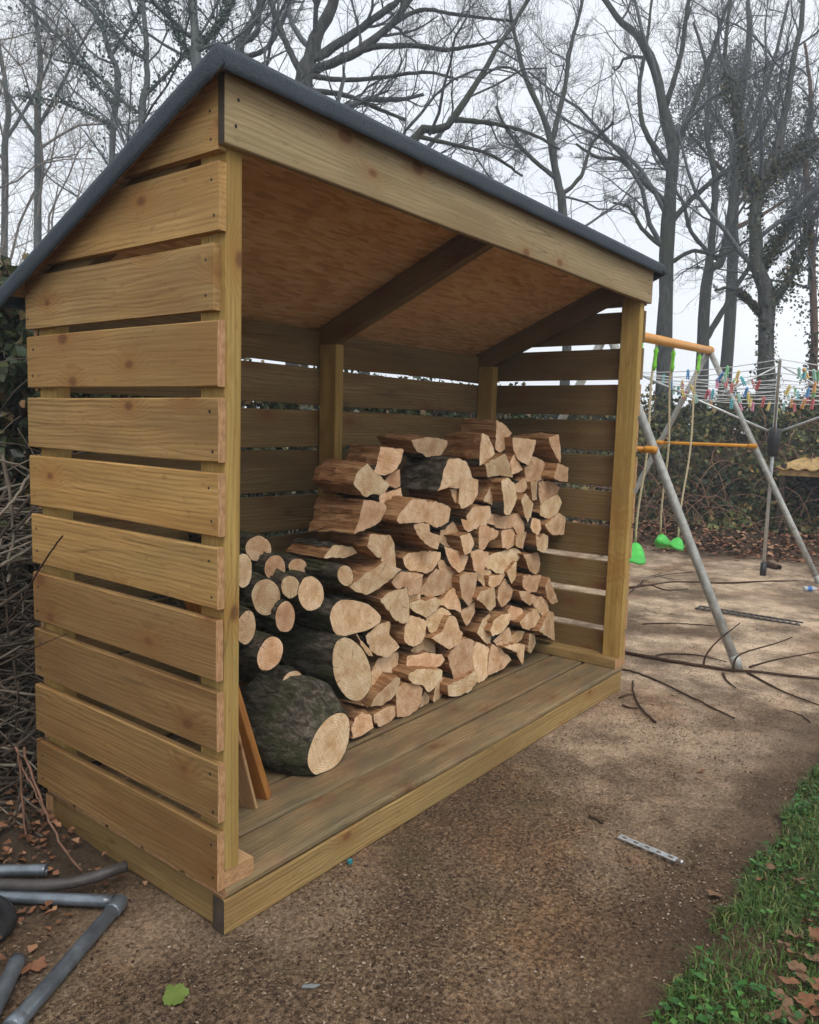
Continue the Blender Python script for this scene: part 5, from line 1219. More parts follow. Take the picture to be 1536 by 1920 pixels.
# brushwood heap left of the store
def brushwood():
    rg = np.random.default_rng(66)
    for (nm, mat, n, rr, lab) in (('brushwood_heap', 'brush_dark', 900, (0.003, 0.009), 'tangled heap of dark cut brushwood left of the store'),
                                  ('pale_brushwood', 'brush_pale', 420, (0.003, 0.008), 'pale weathered sticks tangled on top of the brushwood heap')):
        x = rg.uniform(-1.5, 0.5, n); y = rg.uniform(1.05, 2.1, n)
        hm = 0.95*sstep(0.95, 1.7, y)
        z = hm*rg.random(n) + 0.02
        L = rg.uniform(0.35, 1.1, n)
        a = rg.uniform(0, 6.283, n); el = rg.normal(0.12, 0.30, n)
        d = np.stack([np.cos(a)*np.cos(el), 0.6*np.sin(a)*np.cos(el), np.sin(el)], -1); d /= np.linalg.norm(d, axis=1, keepdims=True)
        p = np.stack([x, y, z], -1) - d*L[:, None]*0.5; pts = [p]
        for j in range(6):
            d = d + rg.normal(0, 0.11, d.shape); d /= np.linalg.norm(d, axis=1, keepdims=True)
            pts.append(pts[-1] + d*(L/6)[:, None])
        P = np.stack(pts, 1)
        # keep sticks out of the store and above ground
        P[:, :, 2] = np.maximum(P[:, :, 2], ground_h(P[:, :, 0], P[:, :, 1]) + 0.006)
        inside = (P[:, :, 0] > -0.06) & (P[:, :, 1] < D + 0.06)
        P[:, :, 1] = np.where(inside, D + 0.06, P[:, :, 1])
        r0 = rg.uniform(rr[0], rr[1], n)
        V, Q_ = tubes_np(P, r0[:, None]*np.linspace(1, 0.45, 7), 5)
        tag(obj(nm, mesh_np(nm, V, Q_, M[mat], True)), lab, 'brushwood', kind='stuff')
    # dead leaves and dark debris below it
    n = 3800
    x = rg.uniform(-1.6, 0.0, n); y = rg.uniform(0.30, 2.0, n)
    keep = (x + 0.75*y < 1.1) & ((y > 0.62) | (rg.random(n) < 0.18)); x, y = x[keep], y[keep]
    o = leaf_cloud('heap_leaf_litter', np.stack([x, y, ground_h(x, y) + 0.006 + 0.03*rg.random(len(x))], -1), (0.012, 0.034), M['litter'], rg, normal=np.array([0, 0, 1.0]), spread=0.7, fold=0.2)
    tag(o, 'dead leaves scattered under the brushwood heap', 'leaf litter', kind='stuff')
brushwood()
def thicket():
    rg = np.random.default_rng(67)
    for (nm, mat, n, lab) in (('thicket', 'brush_dark', 1500, 'dark tangled thicket of upright stems behind the brushwood heap at left'), ('pale_thicket', 'brush_pale', 520, 'pale dead stems tangled through the thicket at left')):
        x = rg.uniform(-2.4, 0.2, n); y = rg.uniform(1.75, 3.4, n)
        z = rg.random(n)*1.2
        d = rg.normal(0, 0.55, (n, 3)); d[:, 2] = np.abs(d[:, 2]) + 0.45; d /= np.linalg.norm(d, axis=1, keepdims=True)
        L = rg.uniform(0.4, 1.3, n); pts = [np.stack([x, y, z], -1)]
        for j in range(6):
            d = d + rg.normal(0, 0.16, d.shape); d[:, 2] -= 0.05; d /= np.linalg.norm(d, axis=1, keepdims=True)
            pts.append(pts[-1] + d*(L/6)[:, None])
        V, Q_ = tubes_np(np.stack(pts, 1), rg.uniform(0.002, 0.006, n)[:, None]*np.linspace(1, 0.4, 7), 4)
        tag(obj(nm, mesh_np(nm, V, Q_, M[mat], True)), lab, 'thicket', kind='stuff')
    n = 2600
    x = rg.uniform(-2.6, 0.0, n); y = rg.uniform(2.4, 3.3, n); z = rg.random(n)*1.7
    o = leaf_cloud('thicket_ivy', np.stack([x, y, z], -1), (0.02, 0.04), M['scrub'], rg)
    tag(o, 'dull ivy leaves deep inside the thicket at left', 'ivy', kind='stuff')
thicket()

def stick(name, pts, r0, r1, mat, label, group, cat='stick', n=22, sides=6, subs=()):
    """one bent stick with optional side twigs"""
    P = smooth_path(pts, n)
    o0 = P[0].copy()
    rg = np.random.default_rng(abs(hash(label)) % 99991 if False else len(label)*131 + int(o0[0]*100) % 97)
    P = P + rg.normal(0, 0.0012, P.shape)
    VV = []; FF = []; n0 = 0
    V, Q_ = tubes_np((P - o0)[None], np.linspace(r0, r1, n)[None], sides); VV.append(V); FF.append(Q_); n0 = len(V)
    for sp in subs:
        S_ = smooth_path(sp, 12)
        V, Q_ = tubes_np((S_ - o0)[None], np.linspace(r1*1.1, r1*0.5, 12)[None], 5); VV.append(V); FF.append(Q_ + n0); n0 += len(V)
    o = obj(name, mesh_np(name, np.concatenate(VV), np.concatenate(FF), M[mat], True), None, tuple(o0))
    return tag(o, label, cat, group)

# canes by the rear left corner of the store
stick('bramble_cane', [(-0.120,0.814,0.305), (-0.120,0.800,0.270), (-0.120,0.785,0.120), (-0.120,0.758,0.031), (-0.120,0.709,-0.023)], 0.004, 0.003, 'cane', 'pinkish cane hanging down to the ground, leftmost of three by the rear corner', 'canes and stems beside the rear left corner of the store', 'cane')
stick('bramble_cane', [(-0.100,0.803,0.302), (-0.100,0.793,0.260), (-0.100,0.723,0.181), (-0.100,0.674,0.120), (-0.100,0.595,0.064), (-0.100,0.490,0.029)], 0.0045, 0.003, 'cane', 'longest pinkish cane, reaching the ground under the lowest side board', 'canes and stems beside the rear left corner of the store', 'cane')
stick('bramble_cane', [(-0.110,0.811,0.262), (-0.110,0.799,0.238), (-0.110,0.731,0.195), (-0.110,0.663,0.138)], 0.0035, 0.002, 'cane', 'short pinkish cane between the two longer ones by the rear corner', 'canes and stems beside the rear left corner of the store', 'cane')
stick('stick', [(-0.100,1.050,0.556), (-0.100,0.938,0.637), (-0.100,0.836,0.714), (-0.100,0.736,0.812), (-0.100,0.630,0.907), (-0.100,0.556,0.968)], 0.004, 0.0022, 'twig', 'dark stem crossing in front of the middle side boards', 'canes and stems beside the rear left corner of the store', 'stick')
stick('stick', [(-0.090,1.078,0.487), (-0.090,0.966,0.535), (-0.090,0.750,0.614), (-0.090,0.566,0.692)], 0.0025, 0.0012, 'twig', 'thin dark twig crossing the third side board gap from the bottom', 'canes and stems beside the rear left corner of the store', 'stick')
stick('stick', [(-0.100,1.073,0.226), (-0.100,0.962,0.259), (-0.100,0.861,0.286), (-0.100,0.757,0.328), (-0.100,0.662,0.369)], 0.003, 0.0015, 'twig', 'thin dark twig touching the top of the lowest side board', 'canes and stems beside the rear left corner of the store', 'stick')
stick('stick', [(-0.095,1.020,1.169), (-0.048,1.020,1.147), (-0.002,1.020,1.134), (0.044,1.020,1.110)], 0.005, 0.004, 'brush_pale', 'pale stick sloping down to the store edge, upper of a crossing pair', 'pale sticks propped behind the store', 'stick')
stick('stick', [(0.034,1.000,1.101), (-0.011,1.000,1.035), (-0.062,1.000,0.979), (-0.111,1.000,0.927)], 0.005, 0.003, 'brush_pale', 'pale stick running from the store edge down to the left', 'pale sticks propped behind the store', 'stick')
stick('stick', [(-0.035,1.040,1.167), (-0.029,1.040,1.144), (-0.009,1.040,1.024), (-0.006,1.040,0.894), (-0.019,1.040,0.838), (-0.026,1.040,0.760)], 0.006, 0.005, 'brush_pale', 'upright pale bent stick at the left edge of the view', 'pale sticks propped behind the store', 'stick')
stick('stick', [(-0.113,1.000,0.845), (-0.065,1.000,0.857), (0.032,1.000,0.886)], 0.004, 0.003, 'brush_pale', 'straight pale twig, upper of two parallel ones beside the store', 'pale sticks propped behind the store', 'stick')
stick('stick', [(-0.110,1.010,0.801), (-0.062,1.010,0.819), (0.036,1.010,0.864)], 0.006, 0.004, 'brush_pale', 'straight pale twig, lower and thicker of two parallel ones beside the store', 'pale sticks propped behind the store', 'stick')

# ------------------------------------------------------------------ sticks lying on the concrete
stick('fallen_branch', [(3.135,0.320,0.012), (3.107,0.239,0.012), (3.129,-0.026,0.012), (3.156,-0.198,0.012), (3.202,-0.358,0.012), (3.285,-0.529,0.012), (3.358,-0.739,0.012), (3.416,-0.891,0.012)], 0.011, 0.006, 'twig', 'long dark branch with curving side twigs lying at the swing leg foot', 'fallen sticks on the concrete', 'stick', subs=[[(3.149,-0.200,0.008), (3.163,-0.206,0.073), (3.208,-0.250,0.154), (3.291,-0.339,0.257)], [(3.169,-0.359,0.008), (3.175,-0.355,0.071), (3.208,-0.390,0.116), (3.316,-0.520,0.170), (3.375,-0.590,0.207)], [(3.330,-0.394,0.008), (3.422,-0.505,0.053), (3.574,-0.693,0.104)], [(3.146,0.079,0.008), (3.254,0.056,0.008), (3.367,-0.095,0.008), (3.347,-0.269,0.008)], [(3.116,-0.315,0.008), (3.004,-0.364,0.008), (2.904,-0.439,0.008)], [(3.220,-0.414,0.008), (3.024,-0.629,0.008), (2.920,-0.819,0.008)]])
stick('fallen_branch', [(2.803,0.130,0.008), (2.783,-0.008,0.008), (2.689,-0.181,0.008), (2.587,-0.345,0.008), (2.452,-0.556,0.008)], 0.0055, 0.004, 'twig', 'straight thin stick pointing from the store corner into the yard', 'fallen sticks on the concrete', 'stick')
stick('fallen_branch', [(2.653,0.004,0.008), (2.465,-0.077,0.008), (2.276,-0.192,0.008), (2.160,-0.299,0.008)], 0.004, 0.005, 'twig', 'short forked twig lying just in front of the store corner', 'fallen sticks on the concrete', 'stick', subs=[[(2.357,-0.049,0.008), (2.417,-0.059,0.008), (2.452,-0.086,0.008)], [(2.267,-0.100,0.008), (2.260,-0.144,0.008), (2.287,-0.175,0.008)]])
stick('fallen_branch', [(4.961,0.966,0.008), (5.207,0.875,0.008), (5.517,0.761,0.008), (5.771,0.450,0.008), (6.116,0.212,0.008), (6.394,-0.025,0.008)], 0.011, 0.006, 'twig', 'long straight branch lying across the concrete below the green swing seats', 'fallen sticks on the concrete', 'stick', subs=[[(5.207,0.875,0.008), (5.106,0.707,0.008), (5.282,0.591,0.008)], [(5.070,0.918,0.008), (5.450,1.020,0.008), (5.816,1.011,0.008)]])
stick('fallen_branch', [(3.850,0.423,0.008), (4.020,0.288,0.008), (4.112,0.132,0.008), (4.173,-0.011,0.008)], 0.005, 0.003, 'twig', 'thin twig lying on the concrete midway between two long branches', 'fallen sticks on the concrete', 'stick')
stick('fallen_branch', [(6.979,0.388,0.030), (6.898,0.306,0.030), (6.877,0.248,0.030)], 0.035, 0.03, 'twig', 'short dark chunk of branch beside the washing line pole', 'fallen sticks on the concrete', 'stick')
stick('fallen_branch', [(4.755,0.882,0.008), (5.181,0.962,0.008), (5.666,0.980,0.008), (6.126,0.822,0.008)], 0.005, 0.003, 'twig', 'thin forked twig lying below the left swing seat', 'fallen sticks on the concrete', 'stick', subs=[[(5.181,0.962,0.008), (5.170,0.820,0.008), (5.059,0.638,0.008)], [(5.666,0.980,0.008), (5.612,0.864,0.008), (5.651,0.760,0.008)]])
stick('fallen_branch', [(2.641,-0.835,0.006), (2.719,-0.775,0.006), (2.744,-0.701,0.006)], 0.003, 0.002, 'twig', 'tiny twig near the right edge of the view', 'fallen sticks on the concrete', 'stick')
stick('fallen_branch', [(1.176,-0.440,0.006), (1.172,-0.463,0.006), (1.162,-0.494,0.006)], 0.004, 0.003, 'twig', 'tiny dark twig lying left of the metal strip', 'fallen sticks on the concrete', 'stick')

# ------------------------------------------------------------------ plastic pipes at lower left
def pipe(pts, r, mat, label, collars=(), wall=0.0035, nres=24):
    P = smooth_path(pts, nres if len(pts) > 2 else 6); o0 = P[0].copy()
    root = obj('plastic_pipe', tube_mesh('plastic_pipe', P - o0, r, 20, M[mat], hollow=wall), None, tuple(o0))
    for (t, w) in collars:
        i = t*(len(P)-1); a = int(min(i, len(P)-2)); c = P[a] + (P[a+1]-P[a])*(i-a); d = (P[a+1]-P[a])/np.linalg.norm(P[a+1]-P[a])
        obj('collar', tube_mesh('collar', [c - o0 - d*w/2, c - o0 - d*w*0.42, c - o0 + d*w*0.42, c - o0 + d*w/2], [r+0.001, r+0.0035, r+0.0035, r+0.001], 20, M[mat]), root)
    return tag(root, label, 'pipe', 'discarded pipes left of the store')
pipe([(-0.098,0.299,0.022), (-0.478,0.085,0.022), (-0.602,0.015,0.022)], 0.0185, 'pipe', 'long grey plastic pipe running from the heap towards the lower left corner', [(0.50, 0.03), (0.97, 0.05), (0.03, 0.05)])
pipe([(-0.346,0.621,0.024), (-0.289,0.544,0.024), (-0.117,0.309,0.024)], 0.0155, 'pipe', 'grey plastic pipe lying level, lower of the two touching the store base')
pipe([(-0.341,0.630,0.050), (-0.286,0.558,0.050), (-0.198,0.455,0.050), (-0.137,0.417,0.050), (-0.080,0.388,0.058), (-0.034,0.378,0.058)], 0.015, 'pipe_dark', 'dirty brown-grey pipe curving up against the store base')
pipe([(-0.298,0.667,0.050), (-0.232,0.598,0.050), (-0.177,0.537,0.050)], 0.0155, 'pipe', 'short grey pipe with open end, furthest of the pipes')
pipe([(-0.383,0.273,0.024), (-0.509,0.136,0.024), (-0.584,0.057,0.024)], 0.0185, 'pipe', 'stub of grey pipe in the lower left corner')
pipe([(-0.311,0.547,0.020), (-0.308,0.490,0.020), (-0.330,0.432,0.020), (-0.364,0.403,0.020), (-0.396,0.401,0.020)], 0.018, 'black_plastic', 'black hose curling at the left edge beside the pipes')

# ------------------------------------------------------------------ swing set

SW = empty('swing_set', (4.8, 0.74, 0.0), 'metal double swing with grey A-frame legs and orange top bar right of the store', 'swing')
SO = np.array([4.8, 0.74, 0.0])
def sw_tube(name, a, b, r, mat, parent=None, sides=14):
    a = np.array(a, float); b = np.array(b, float)
    P = [a + (b-a)*t for t in np.linspace(0, 1, 5)]
    return obj(name, tube_mesh(name, [p - SO for p in P], r, sides, M[mat]), parent or SW)
A0, B0 = (3.270,0.525,1.865), (6.400,0.902,2.045)
sw_tube('top_bar', (A0[0]-0.06, A0[1], A0[2]+0.02), (B0[0]+0.03, B0[1], B0[2]+0.02), 0.034, 'orange_paint')
for (ax, ay, az, f0, f1) in ((A0[0], A0[1], A0[2], -0.354, 1.48), (B0[0], B0[1], B0[2], -0.195, 1.86)):
    dirs = []
    for fy in (f0, f1):
        lg = sw_tube('leg', (ax, ay + (0.012 if fy > ay else -0.012), az), (ax, fy, 0.0), 0.026, 'galv')
        obj('foot_cap', tube_mesh('foot_cap', [np.array((ax, fy, 0.0)) - SO + np.array((0, (ay-fy)*k/az, k)) for k in (0.0, 0.07)], 0.0285, 14, M['galv']), lg)
        dirs.append(lambda z, fy=fy, ay=ay, az=az: ay + (fy-ay)*(az-z)/az)
    zc = 1.19
    cb = sw_tube('cross_brace', (ax - 0.024, dirs[0](zc), zc), (ax - 0.024, dirs[1](zc), zc), 0.016, 'orange_paint', None, 10)
    for dfn in dirs:
        sw_tube('bracket', (ax - 0.034, dfn(zc) - 0.035, zc), (ax - 0.034, dfn(zc) + 0.035, zc), 0.021, 'orange_paint', cb, 10)
    obj('apex_bracket', tube_mesh('apex_bracket', [np.array((ax - 0.03, ay, az+0.02)) - SO, np.array((ax + 0.035, ay, az+0.02)) - SO], 0.040, 14, M['orange_paint']), SW)
def rope(top, bot, parent, org):
    top = np.array(top); bot = np.array(bot)
    P = [top + (bot-top)*u + np.array((0, 0.012*math.sin(u*9), 0)) for u in np.linspace(0, 1, 18)]
    obj('rope', tube_mesh('rope', [p - org for p in P], 0.0085, 7, M['rope']), parent)
    # lime plastic adjuster below the hook
    d = (bot-top)/np.linalg.norm(bot-top)
    a = top + d*0.03
    obj('adjuster', tube_mesh('adjuster', [a - org, a + d*0.03 - org, a + d*0.05 - org, a + d*0.11 - org, a + d*0.13 - org, a + d*0.17 - org], [0.008, 0.020, 0.014, 0.012, 0.018, 0.009], 8, M['lime']), parent)
def seat(c, axis_v, parent, org, Ls=0.40, Wd=0.16):
    # moulded seat: raised shoulders where the ropes enter, dished middle
    ax_ = np.array(axis_v, float); ax_ /= np.linalg.norm(ax_); sd = np.array((-ax_[1], ax_[0], 0)); c = np.array(c)
    nu, nv = 17, 9; V = []; F = []
    for lay in (0, 1):
        for i in range(nu):
            u = -1 + 2*i/(nu-1)
            for j in range(nv):
                v = -1 + 2*j/(nv-1)
                w = Wd*(0.55 + 0.45*math.cos(u*1.1))*(0.80 + 0.2*math.cos(3*u))
                h = 0.075*math.exp(-((abs(u)-0.70)/0.22)**2)*(1-0.75*v*v) - 0.02*(1-u*u) - 0.02*v*v*abs(v)
                z = h if lay == 0 else min(h, 0.0) - 0.018 - 0.012*(1 - v*v)
                V.append(c + ax_*u*Ls/2*(1.0 - 0.12*v*v) + sd*v*w/2*1.3 + np.array((0, 0, z)) - org)
    n1 = nu*nv
    for lay in (0, 1):
        for i in range(nu-1):
            for j in range(nv-1):
                q = (lay*n1+i*nv+j, lay*n1+(i+1)*nv+j, lay*n1+(i+1)*nv+j+1, lay*n1+i*nv+j+1)
                F.append(q if lay == 0 else q[::-1])
    for i in range(nu-1):
        F.append((i*nv, n1+i*nv, n1+(i+1)*nv, (i+1)*nv)); F.append((i*nv+nv-1, (i+1)*nv+nv-1, n1+(i+1)*nv+nv-1, n1+i*nv+nv-1))
    for j in range(nv-1):
        F.append((j, j+1, n1+j+1, n1+j)); e = (nu-1)*nv; F.append((e+j, n1+e+j, n1+e+j+1, e+j+1))
    return obj('seat', mesh_py('seat', V, F, M['seat_green'], True), SW, tuple(org - SO))
ORG = np.array((5.410,0.810,0.406))
s1 = seat((5.410,0.810,0.356), (0.420,-0.007,-0.071), None, ORG, Ls=0.554)
rope((4.978,0.731,1.963), (5.200,0.814,0.442), s1, ORG); rope((5.987,0.852,2.021), (5.620,0.807,0.371), s1, ORG)
b0 = np.array((4.444,0.729,0.454)); t0 = np.array((4.444,0.666,1.933))
db = np.array((-0.42, -0.05, 0.0))
ORG2 = b0 + db*0.5
s2 = seat(ORG2 - np.array((0, 0, 0.05)), db, None, ORG2, Ls=0.56, Wd=0.19)
rope(t0, b0, s2, ORG2); rope(t0 + db, b0 + db, s2, ORG2)


# ------------------------------------------------------------------ rotary washing line

WL = np.array([6.45, 0.290, 0.0])
wl = empty('rotary_washing_line', tuple(WL), 'rotary washing line on a grey pole with white lines and coloured pegs', 'washing line')
def wl_tube(name, a, b, r, mat, parent=None, sides=8):
    return obj(name, tube_mesh(name, [np.array(a, float), (np.array(a, float)+np.array(b, float))/2, np.array(b, float)], r, sides, M[mat]), parent or wl)
wl_tube('pole', (0, 0, 0.10), (0.0, 0.0, 1.93), 0.016, 'alu', None, 12)
wl_tube('ground_socket', (0, 0, -0.03), (0, 0, 0.12), 0.028, 'black_plastic', None, 12)
obj('hub', tube_mesh('hub', [(0, 0, 1.10), (0, 0, 1.13), (0, 0, 1.26), (0, 0, 1.33), (0, 0, 1.36)], [0.03, 0.045, 0.058, 0.05, 0.028], 14, M['black_plastic']), wl)
tips = []
for k in range(4):
    a = R(13 + 90*k)
    tip = np.array((1.27*math.cos(a), 1.27*math.sin(a), 1.86)); tips.append(tip)
    wl_tube('arm', (0.05*math.cos(a), 0.05*math.sin(a), 1.33), tip, 0.011, 'alu')
    wl_tube('strut', (0.03*math.cos(a), 0.03*math.sin(a), 1.90), np.array((0.60*math.cos(a), 0.60*math.sin(a), 1.58)), 0.007, 'alu')
root_a = [np.array((0.05*math.cos(R(13+90*k)), 0.05*math.sin(R(13+90*k)), 1.33)) for k in range(4)]
LINES = []
for i, f in enumerate((0.52, 0.60, 0.68, 0.76, 0.84, 0.92, 1.0)):
    for k in range(4):
        a = root_a[k] + (tips[k]-root_a[k])*f; b = root_a[(k+1) % 4] + (tips[(k+1) % 4]-root_a[(k+1) % 4])*f
        P = [a + (b-a)*u - np.array((0, 0, 0.035*f*4*u*(1-u))) for u in np.linspace(0, 1, 9)]
        obj('line', tube_mesh('line', P, 0.0034, 4, M['line_white'], cap=False), wl)
        LINES.append(P)
# pegs: two sprung halves with a coil, one shared mesh per colour
def peg_mesh(col):
    bm = bmesh.new()
    for sgn in (-1, 1):
        vs_ = []
        prof = [(0.0, 0.012), (0.004, 0.014), (0.010, 0.004), (0.0085, -0.012), (0.0105, -0.05), (0.006, -0.052), (0.0015, -0.012), (0.001, 0.0)]
        for zz in (-0.006, 0.006):
            vs_.append([bm.verts.new((sgn*x*1.6, zz, y*1.6)) for x, y in prof])
        n = len(prof)
        bm.faces.new(vs_[0]); bm.faces.new(vs_[1][::-1])
        for i in range(n): bm.faces.new((vs_[0][i], vs_[0][(i+1) % n], vs_[1][(i+1) % n], vs_[1][i]))
    bmesh.ops.recalc_face_normals(bm, faces=bm.faces)
    me = bpy.data.meshes.new('clothes_peg'); bm.to_mesh(me); bm.free(); me.materials.append(col); return me
PC = [('blue', (0.10, 0.30, 0.62)), ('red', (0.60, 0.16, 0.17)), ('turquoise', (0.12, 0.47, 0.52)), ('pink', (0.74, 0.30, 0.42)), ('yellow', (0.72, 0.55, 0.18)), ('green', (0.22, 0.52, 0.25)), ('mint', (0.40, 0.66, 0.56)), ('orange', (0.72, 0.36, 0.12))]
PM = {n: peg_mesh(simple(n + '_peg_plastic', c, 0.4, 0.5)) for n, c in PC}
rgp = np.random.default_rng(77)
for i in range(96):
    nm = PC[int(rgp.integers(0, len(PC)))][0]
    P = LINES[int(rgp.integers(0, len(LINES)))]
    u = rgp.uniform(0.6, len(P)-1.6); a = int(u); c = P[a] + (P[a+1]-P[a])*(u-a)
    o = bpy.data.objects.new('clothes_peg', PM[nm]); link(o)
    d = P[a+1]-P[a]
    o.location = tuple(WL + c + np.array((0, 0, -0.004))); o.rotation_euler = (rgp.normal(0, 0.25), rgp.normal(0, 0.15), math.atan2(d[1], d[0]) + math.pi/2)
    o.scale = (0.85, 0.85, 0.85)
    tag(o, '%s plastic peg clipped to the rotary washing line' % nm, 'peg', '%s pegs on the washing line' % nm)


# ------------------------------------------------------------------ small things on the ground, lawn

def leaf_mesh(seed, mat, lobes=5):
    rg = np.random.default_rng(seed)
    n = 44; V = [(0, 0, 0.004)]; F = []
    for i in range(n):
        a = 2*math.pi*i/n
        r = 0.5*(0.70 + 0.30*abs(math.cos(lobes*a/2))**0.8 + 0.05*math.sin(a*17))*(1 + rg.normal(0, 0.04))*(1 - 0.18*math.cos(a))
        if lobes == 0: r = 0.5*(0.45 + 0.55*abs(math.cos(a)))*(1 + rg.normal(0, 0.03))
        x, y = r*math.cos(a), r*math.sin(a)*(0.85 if lobes else 0.75)
        V.append((x, y, 0.14*math.sin(3*a + seed)*r + 0.35*abs(y)*(1 if seed % 2 else 0.6) + 0.25*x*x))
    for i in range(n): F.append((0, 1+i, 1+(i+1) % n))
    return mesh_py('fallen_leaf', V, F, mat, True)
LM = [leaf_mesh(1, M['leaf_brown'], 5), leaf_mesh(2, M['leaf_brown'], 0), leaf_mesh(3, M['leaf_orange'], 5), leaf_mesh(4, M['leaf_orange'], 0)]
def leaf_at(p, s, mesh, label, group, rg):
    o = bpy.data.objects.new('fallen_leaf', mesh); link(o)
    o.location = p; o.scale = (s, s, s); o.rotation_euler = (rg.normal(0, 0.3), rg.normal(0, 0.3), rg.uniform(0, 6.28))
    return tag(o, label, 'leaf', group)
rl = np.random.default_rng(5)
gl = leaf_at((-0.200,-0.080,0.004), 0.068, leaf_mesh(9, M['leaf_green'], 5), 'single yellow-green leaf lying on the ground at the bottom left', None, rl)
gl.rotation_euler = (0.25, -0.1, 0.6)
CH = [(-0.287,0.460,0.012), (-0.262,0.449,0.012), (-0.242,0.439,0.012), (-0.213,0.363,0.012), (-0.357,0.234,0.012), (-0.378,0.242,0.012)]
CN = ['leftmost', 'second', 'third', 'rightmost', 'upper', 'lower']
for i, p in enumerate(CH):
    leaf_at(p, 0.030 if i < 4 else 0.038, LM[2 + i % 2], ('orange dry leaf below the level pipe, %s of four' % CN[i]) if i < 4 else ('orange dry leaf beside the long sloping pipe, %s of two' % CN[i]), 'orange leaves among the pipes', rl)
LV = [(1.154,-1.010,0.052), (0.910,-0.974,0.052), (0.879,-0.965,0.052), (1.145,-1.089,0.052), (0.861,-1.128,0.052), (0.860,-1.159,0.052), (0.912,-1.173,0.052), (0.792,-1.154,0.052), (0.796,-1.188,0.052), (0.719,-1.181,0.052), (0.710,-1.210,0.052), (0.679,-1.161,0.052), (0.612,-1.153,0.052), (0.585,-1.175,0.052), (0.633,-1.208,0.052), (0.609,-1.229,0.052), (0.569,-1.205,0.052), (0.814,-1.120,0.052), (0.951,-1.153,0.052), (0.666,-1.224,0.052), (0.736,-1.160,0.052), (0.540,-1.159,0.052), (1.075,-1.007,0.052), (1.785,-0.621,0.052), (0.985,-0.910,0.052), (1.135,-1.098,0.052)]
for i, p in enumerate(LV):
    if i in (1, 2, 23, 24): p = (p[0], p[1], 0.008)
    lab = 'dry brown leaf lying among the other leaves on the grass at lower right' if i >= 4 and i not in (22, 23, 24) else ['curled tan leaf on the lawn edge by the metal strip', 'tan leaf on the concrete at the lawn edge', 'second tan leaf touching the first at the lawn edge', 'tan leaf lying alone further up the lawn', '', '', ''][i if i < 4 else 4]
    if i in (22, 23, 24): lab = {22: 'small tan leaf just left of the curled one on the lawn', 23: 'small brown leaf far up the concrete near the lawn', 24: 'small brown leaf on the concrete below the metal strip'}[i]
    leaf_at(p, float(rl.uniform(0.032, 0.052)), LM[i % 4], lab, 'dry leaves on the lawn', rl)

# perforated metal strip
def strip():
    a = np.array((1.108,-0.574,0.004)); b = np.array((1.080,-0.766,0.004))
    Ls = float(np.linalg.norm(b-a)); w = 0.022; th = 0.003
    bm = bmesh.new()
    holes = [0.10, 0.30, 0.50, 0.70, 0.90]
    xs = [0.0]
    for h in holes: xs += [h*Ls - 0.008, h*Ls + 0.008]
    xs.append(Ls)
    ys = [-w/2, -w*0.2, w*0.2, w/2]
    for i in range(len(xs)-1):
        for j in range(3):
            if i % 2 == 1 and j == 1: continue
            q = [bm.verts.new((x, y, 0)) for x, y in ((xs[i], ys[j]), (xs[i+1], ys[j]), (xs[i+1], ys[j+1]), (xs[i], ys[j+1]))]
            bm.faces.new(q)
    bmesh.ops.remove_doubles(bm, verts=bm.verts, dist=1e-5)
    ext = bmesh.ops.extrude_face_region(bm, geom=bm.faces[:])
    bmesh.ops.translate(bm, verts=[v for v in ext['geom'] if isinstance(v, bmesh.types.BMVert)], vec=(0, 0, th))
    bmesh.ops.recalc_face_normals(bm, faces=bm.faces)
    me = bpy.data.meshes.new('metal_strip'); bm.to_mesh(me); bm.free(); me.materials.append(M['galv_bright'])
    o = obj('metal_strip', me, None, tuple(a)); d = b-a; o.rotation_euler = (0.12, -0.03, math.atan2(d[1], d[0])); o.location.z = 0.010
    bolt = obj('bolt', tube_mesh('bolt', [(Ls+0.0, 0, 0.001), (Ls + 0.012, 0, 0.001), (Ls + 0.013, 0, 0.001), (Ls+0.020, 0, 0.001)], [0.004, 0.004, 0.0065, 0.0065], 6, M['galv_bright']), o)
    tag(o, 'perforated zinc metal strip lying on the ground in front of the store', 'metal strip')
strip()
sv = obj('slate_sliver', prism_mesh('slate_sliver', [(-0.020, -0.004), (0.010, -0.006), (0.022, 0.001), (0.004, 0.006), (-0.018, 0.003)], 0.003, simple('grey_slate', (0.20, 0.22, 0.22), 0.7, 0.3, 0, 0.3, 40)), None, (0.012,-0.292,0.003))
sv.rotation_euler = (0, 0, -0.75)
tag(sv, 'thin grey sliver lying on the ground at the bottom middle', 'sliver')
pf = obj('plastic_fragment', prism_mesh('plastic_fragment', [(-0.009, -0.005), (0.006, -0.007), (0.010, 0.002), (-0.002, 0.008)], 0.010, simple('teal_plastic', (0.03, 0.22, 0.25), 0.5, 0.4, 0, 0.2, 40)), None, (0.446,-0.007,0.010))
pf.location.y -= 0.012; pf.location.z = 0.004
tag(pf, 'tiny teal plastic fragment against the foot of the front beam', 'fragment')
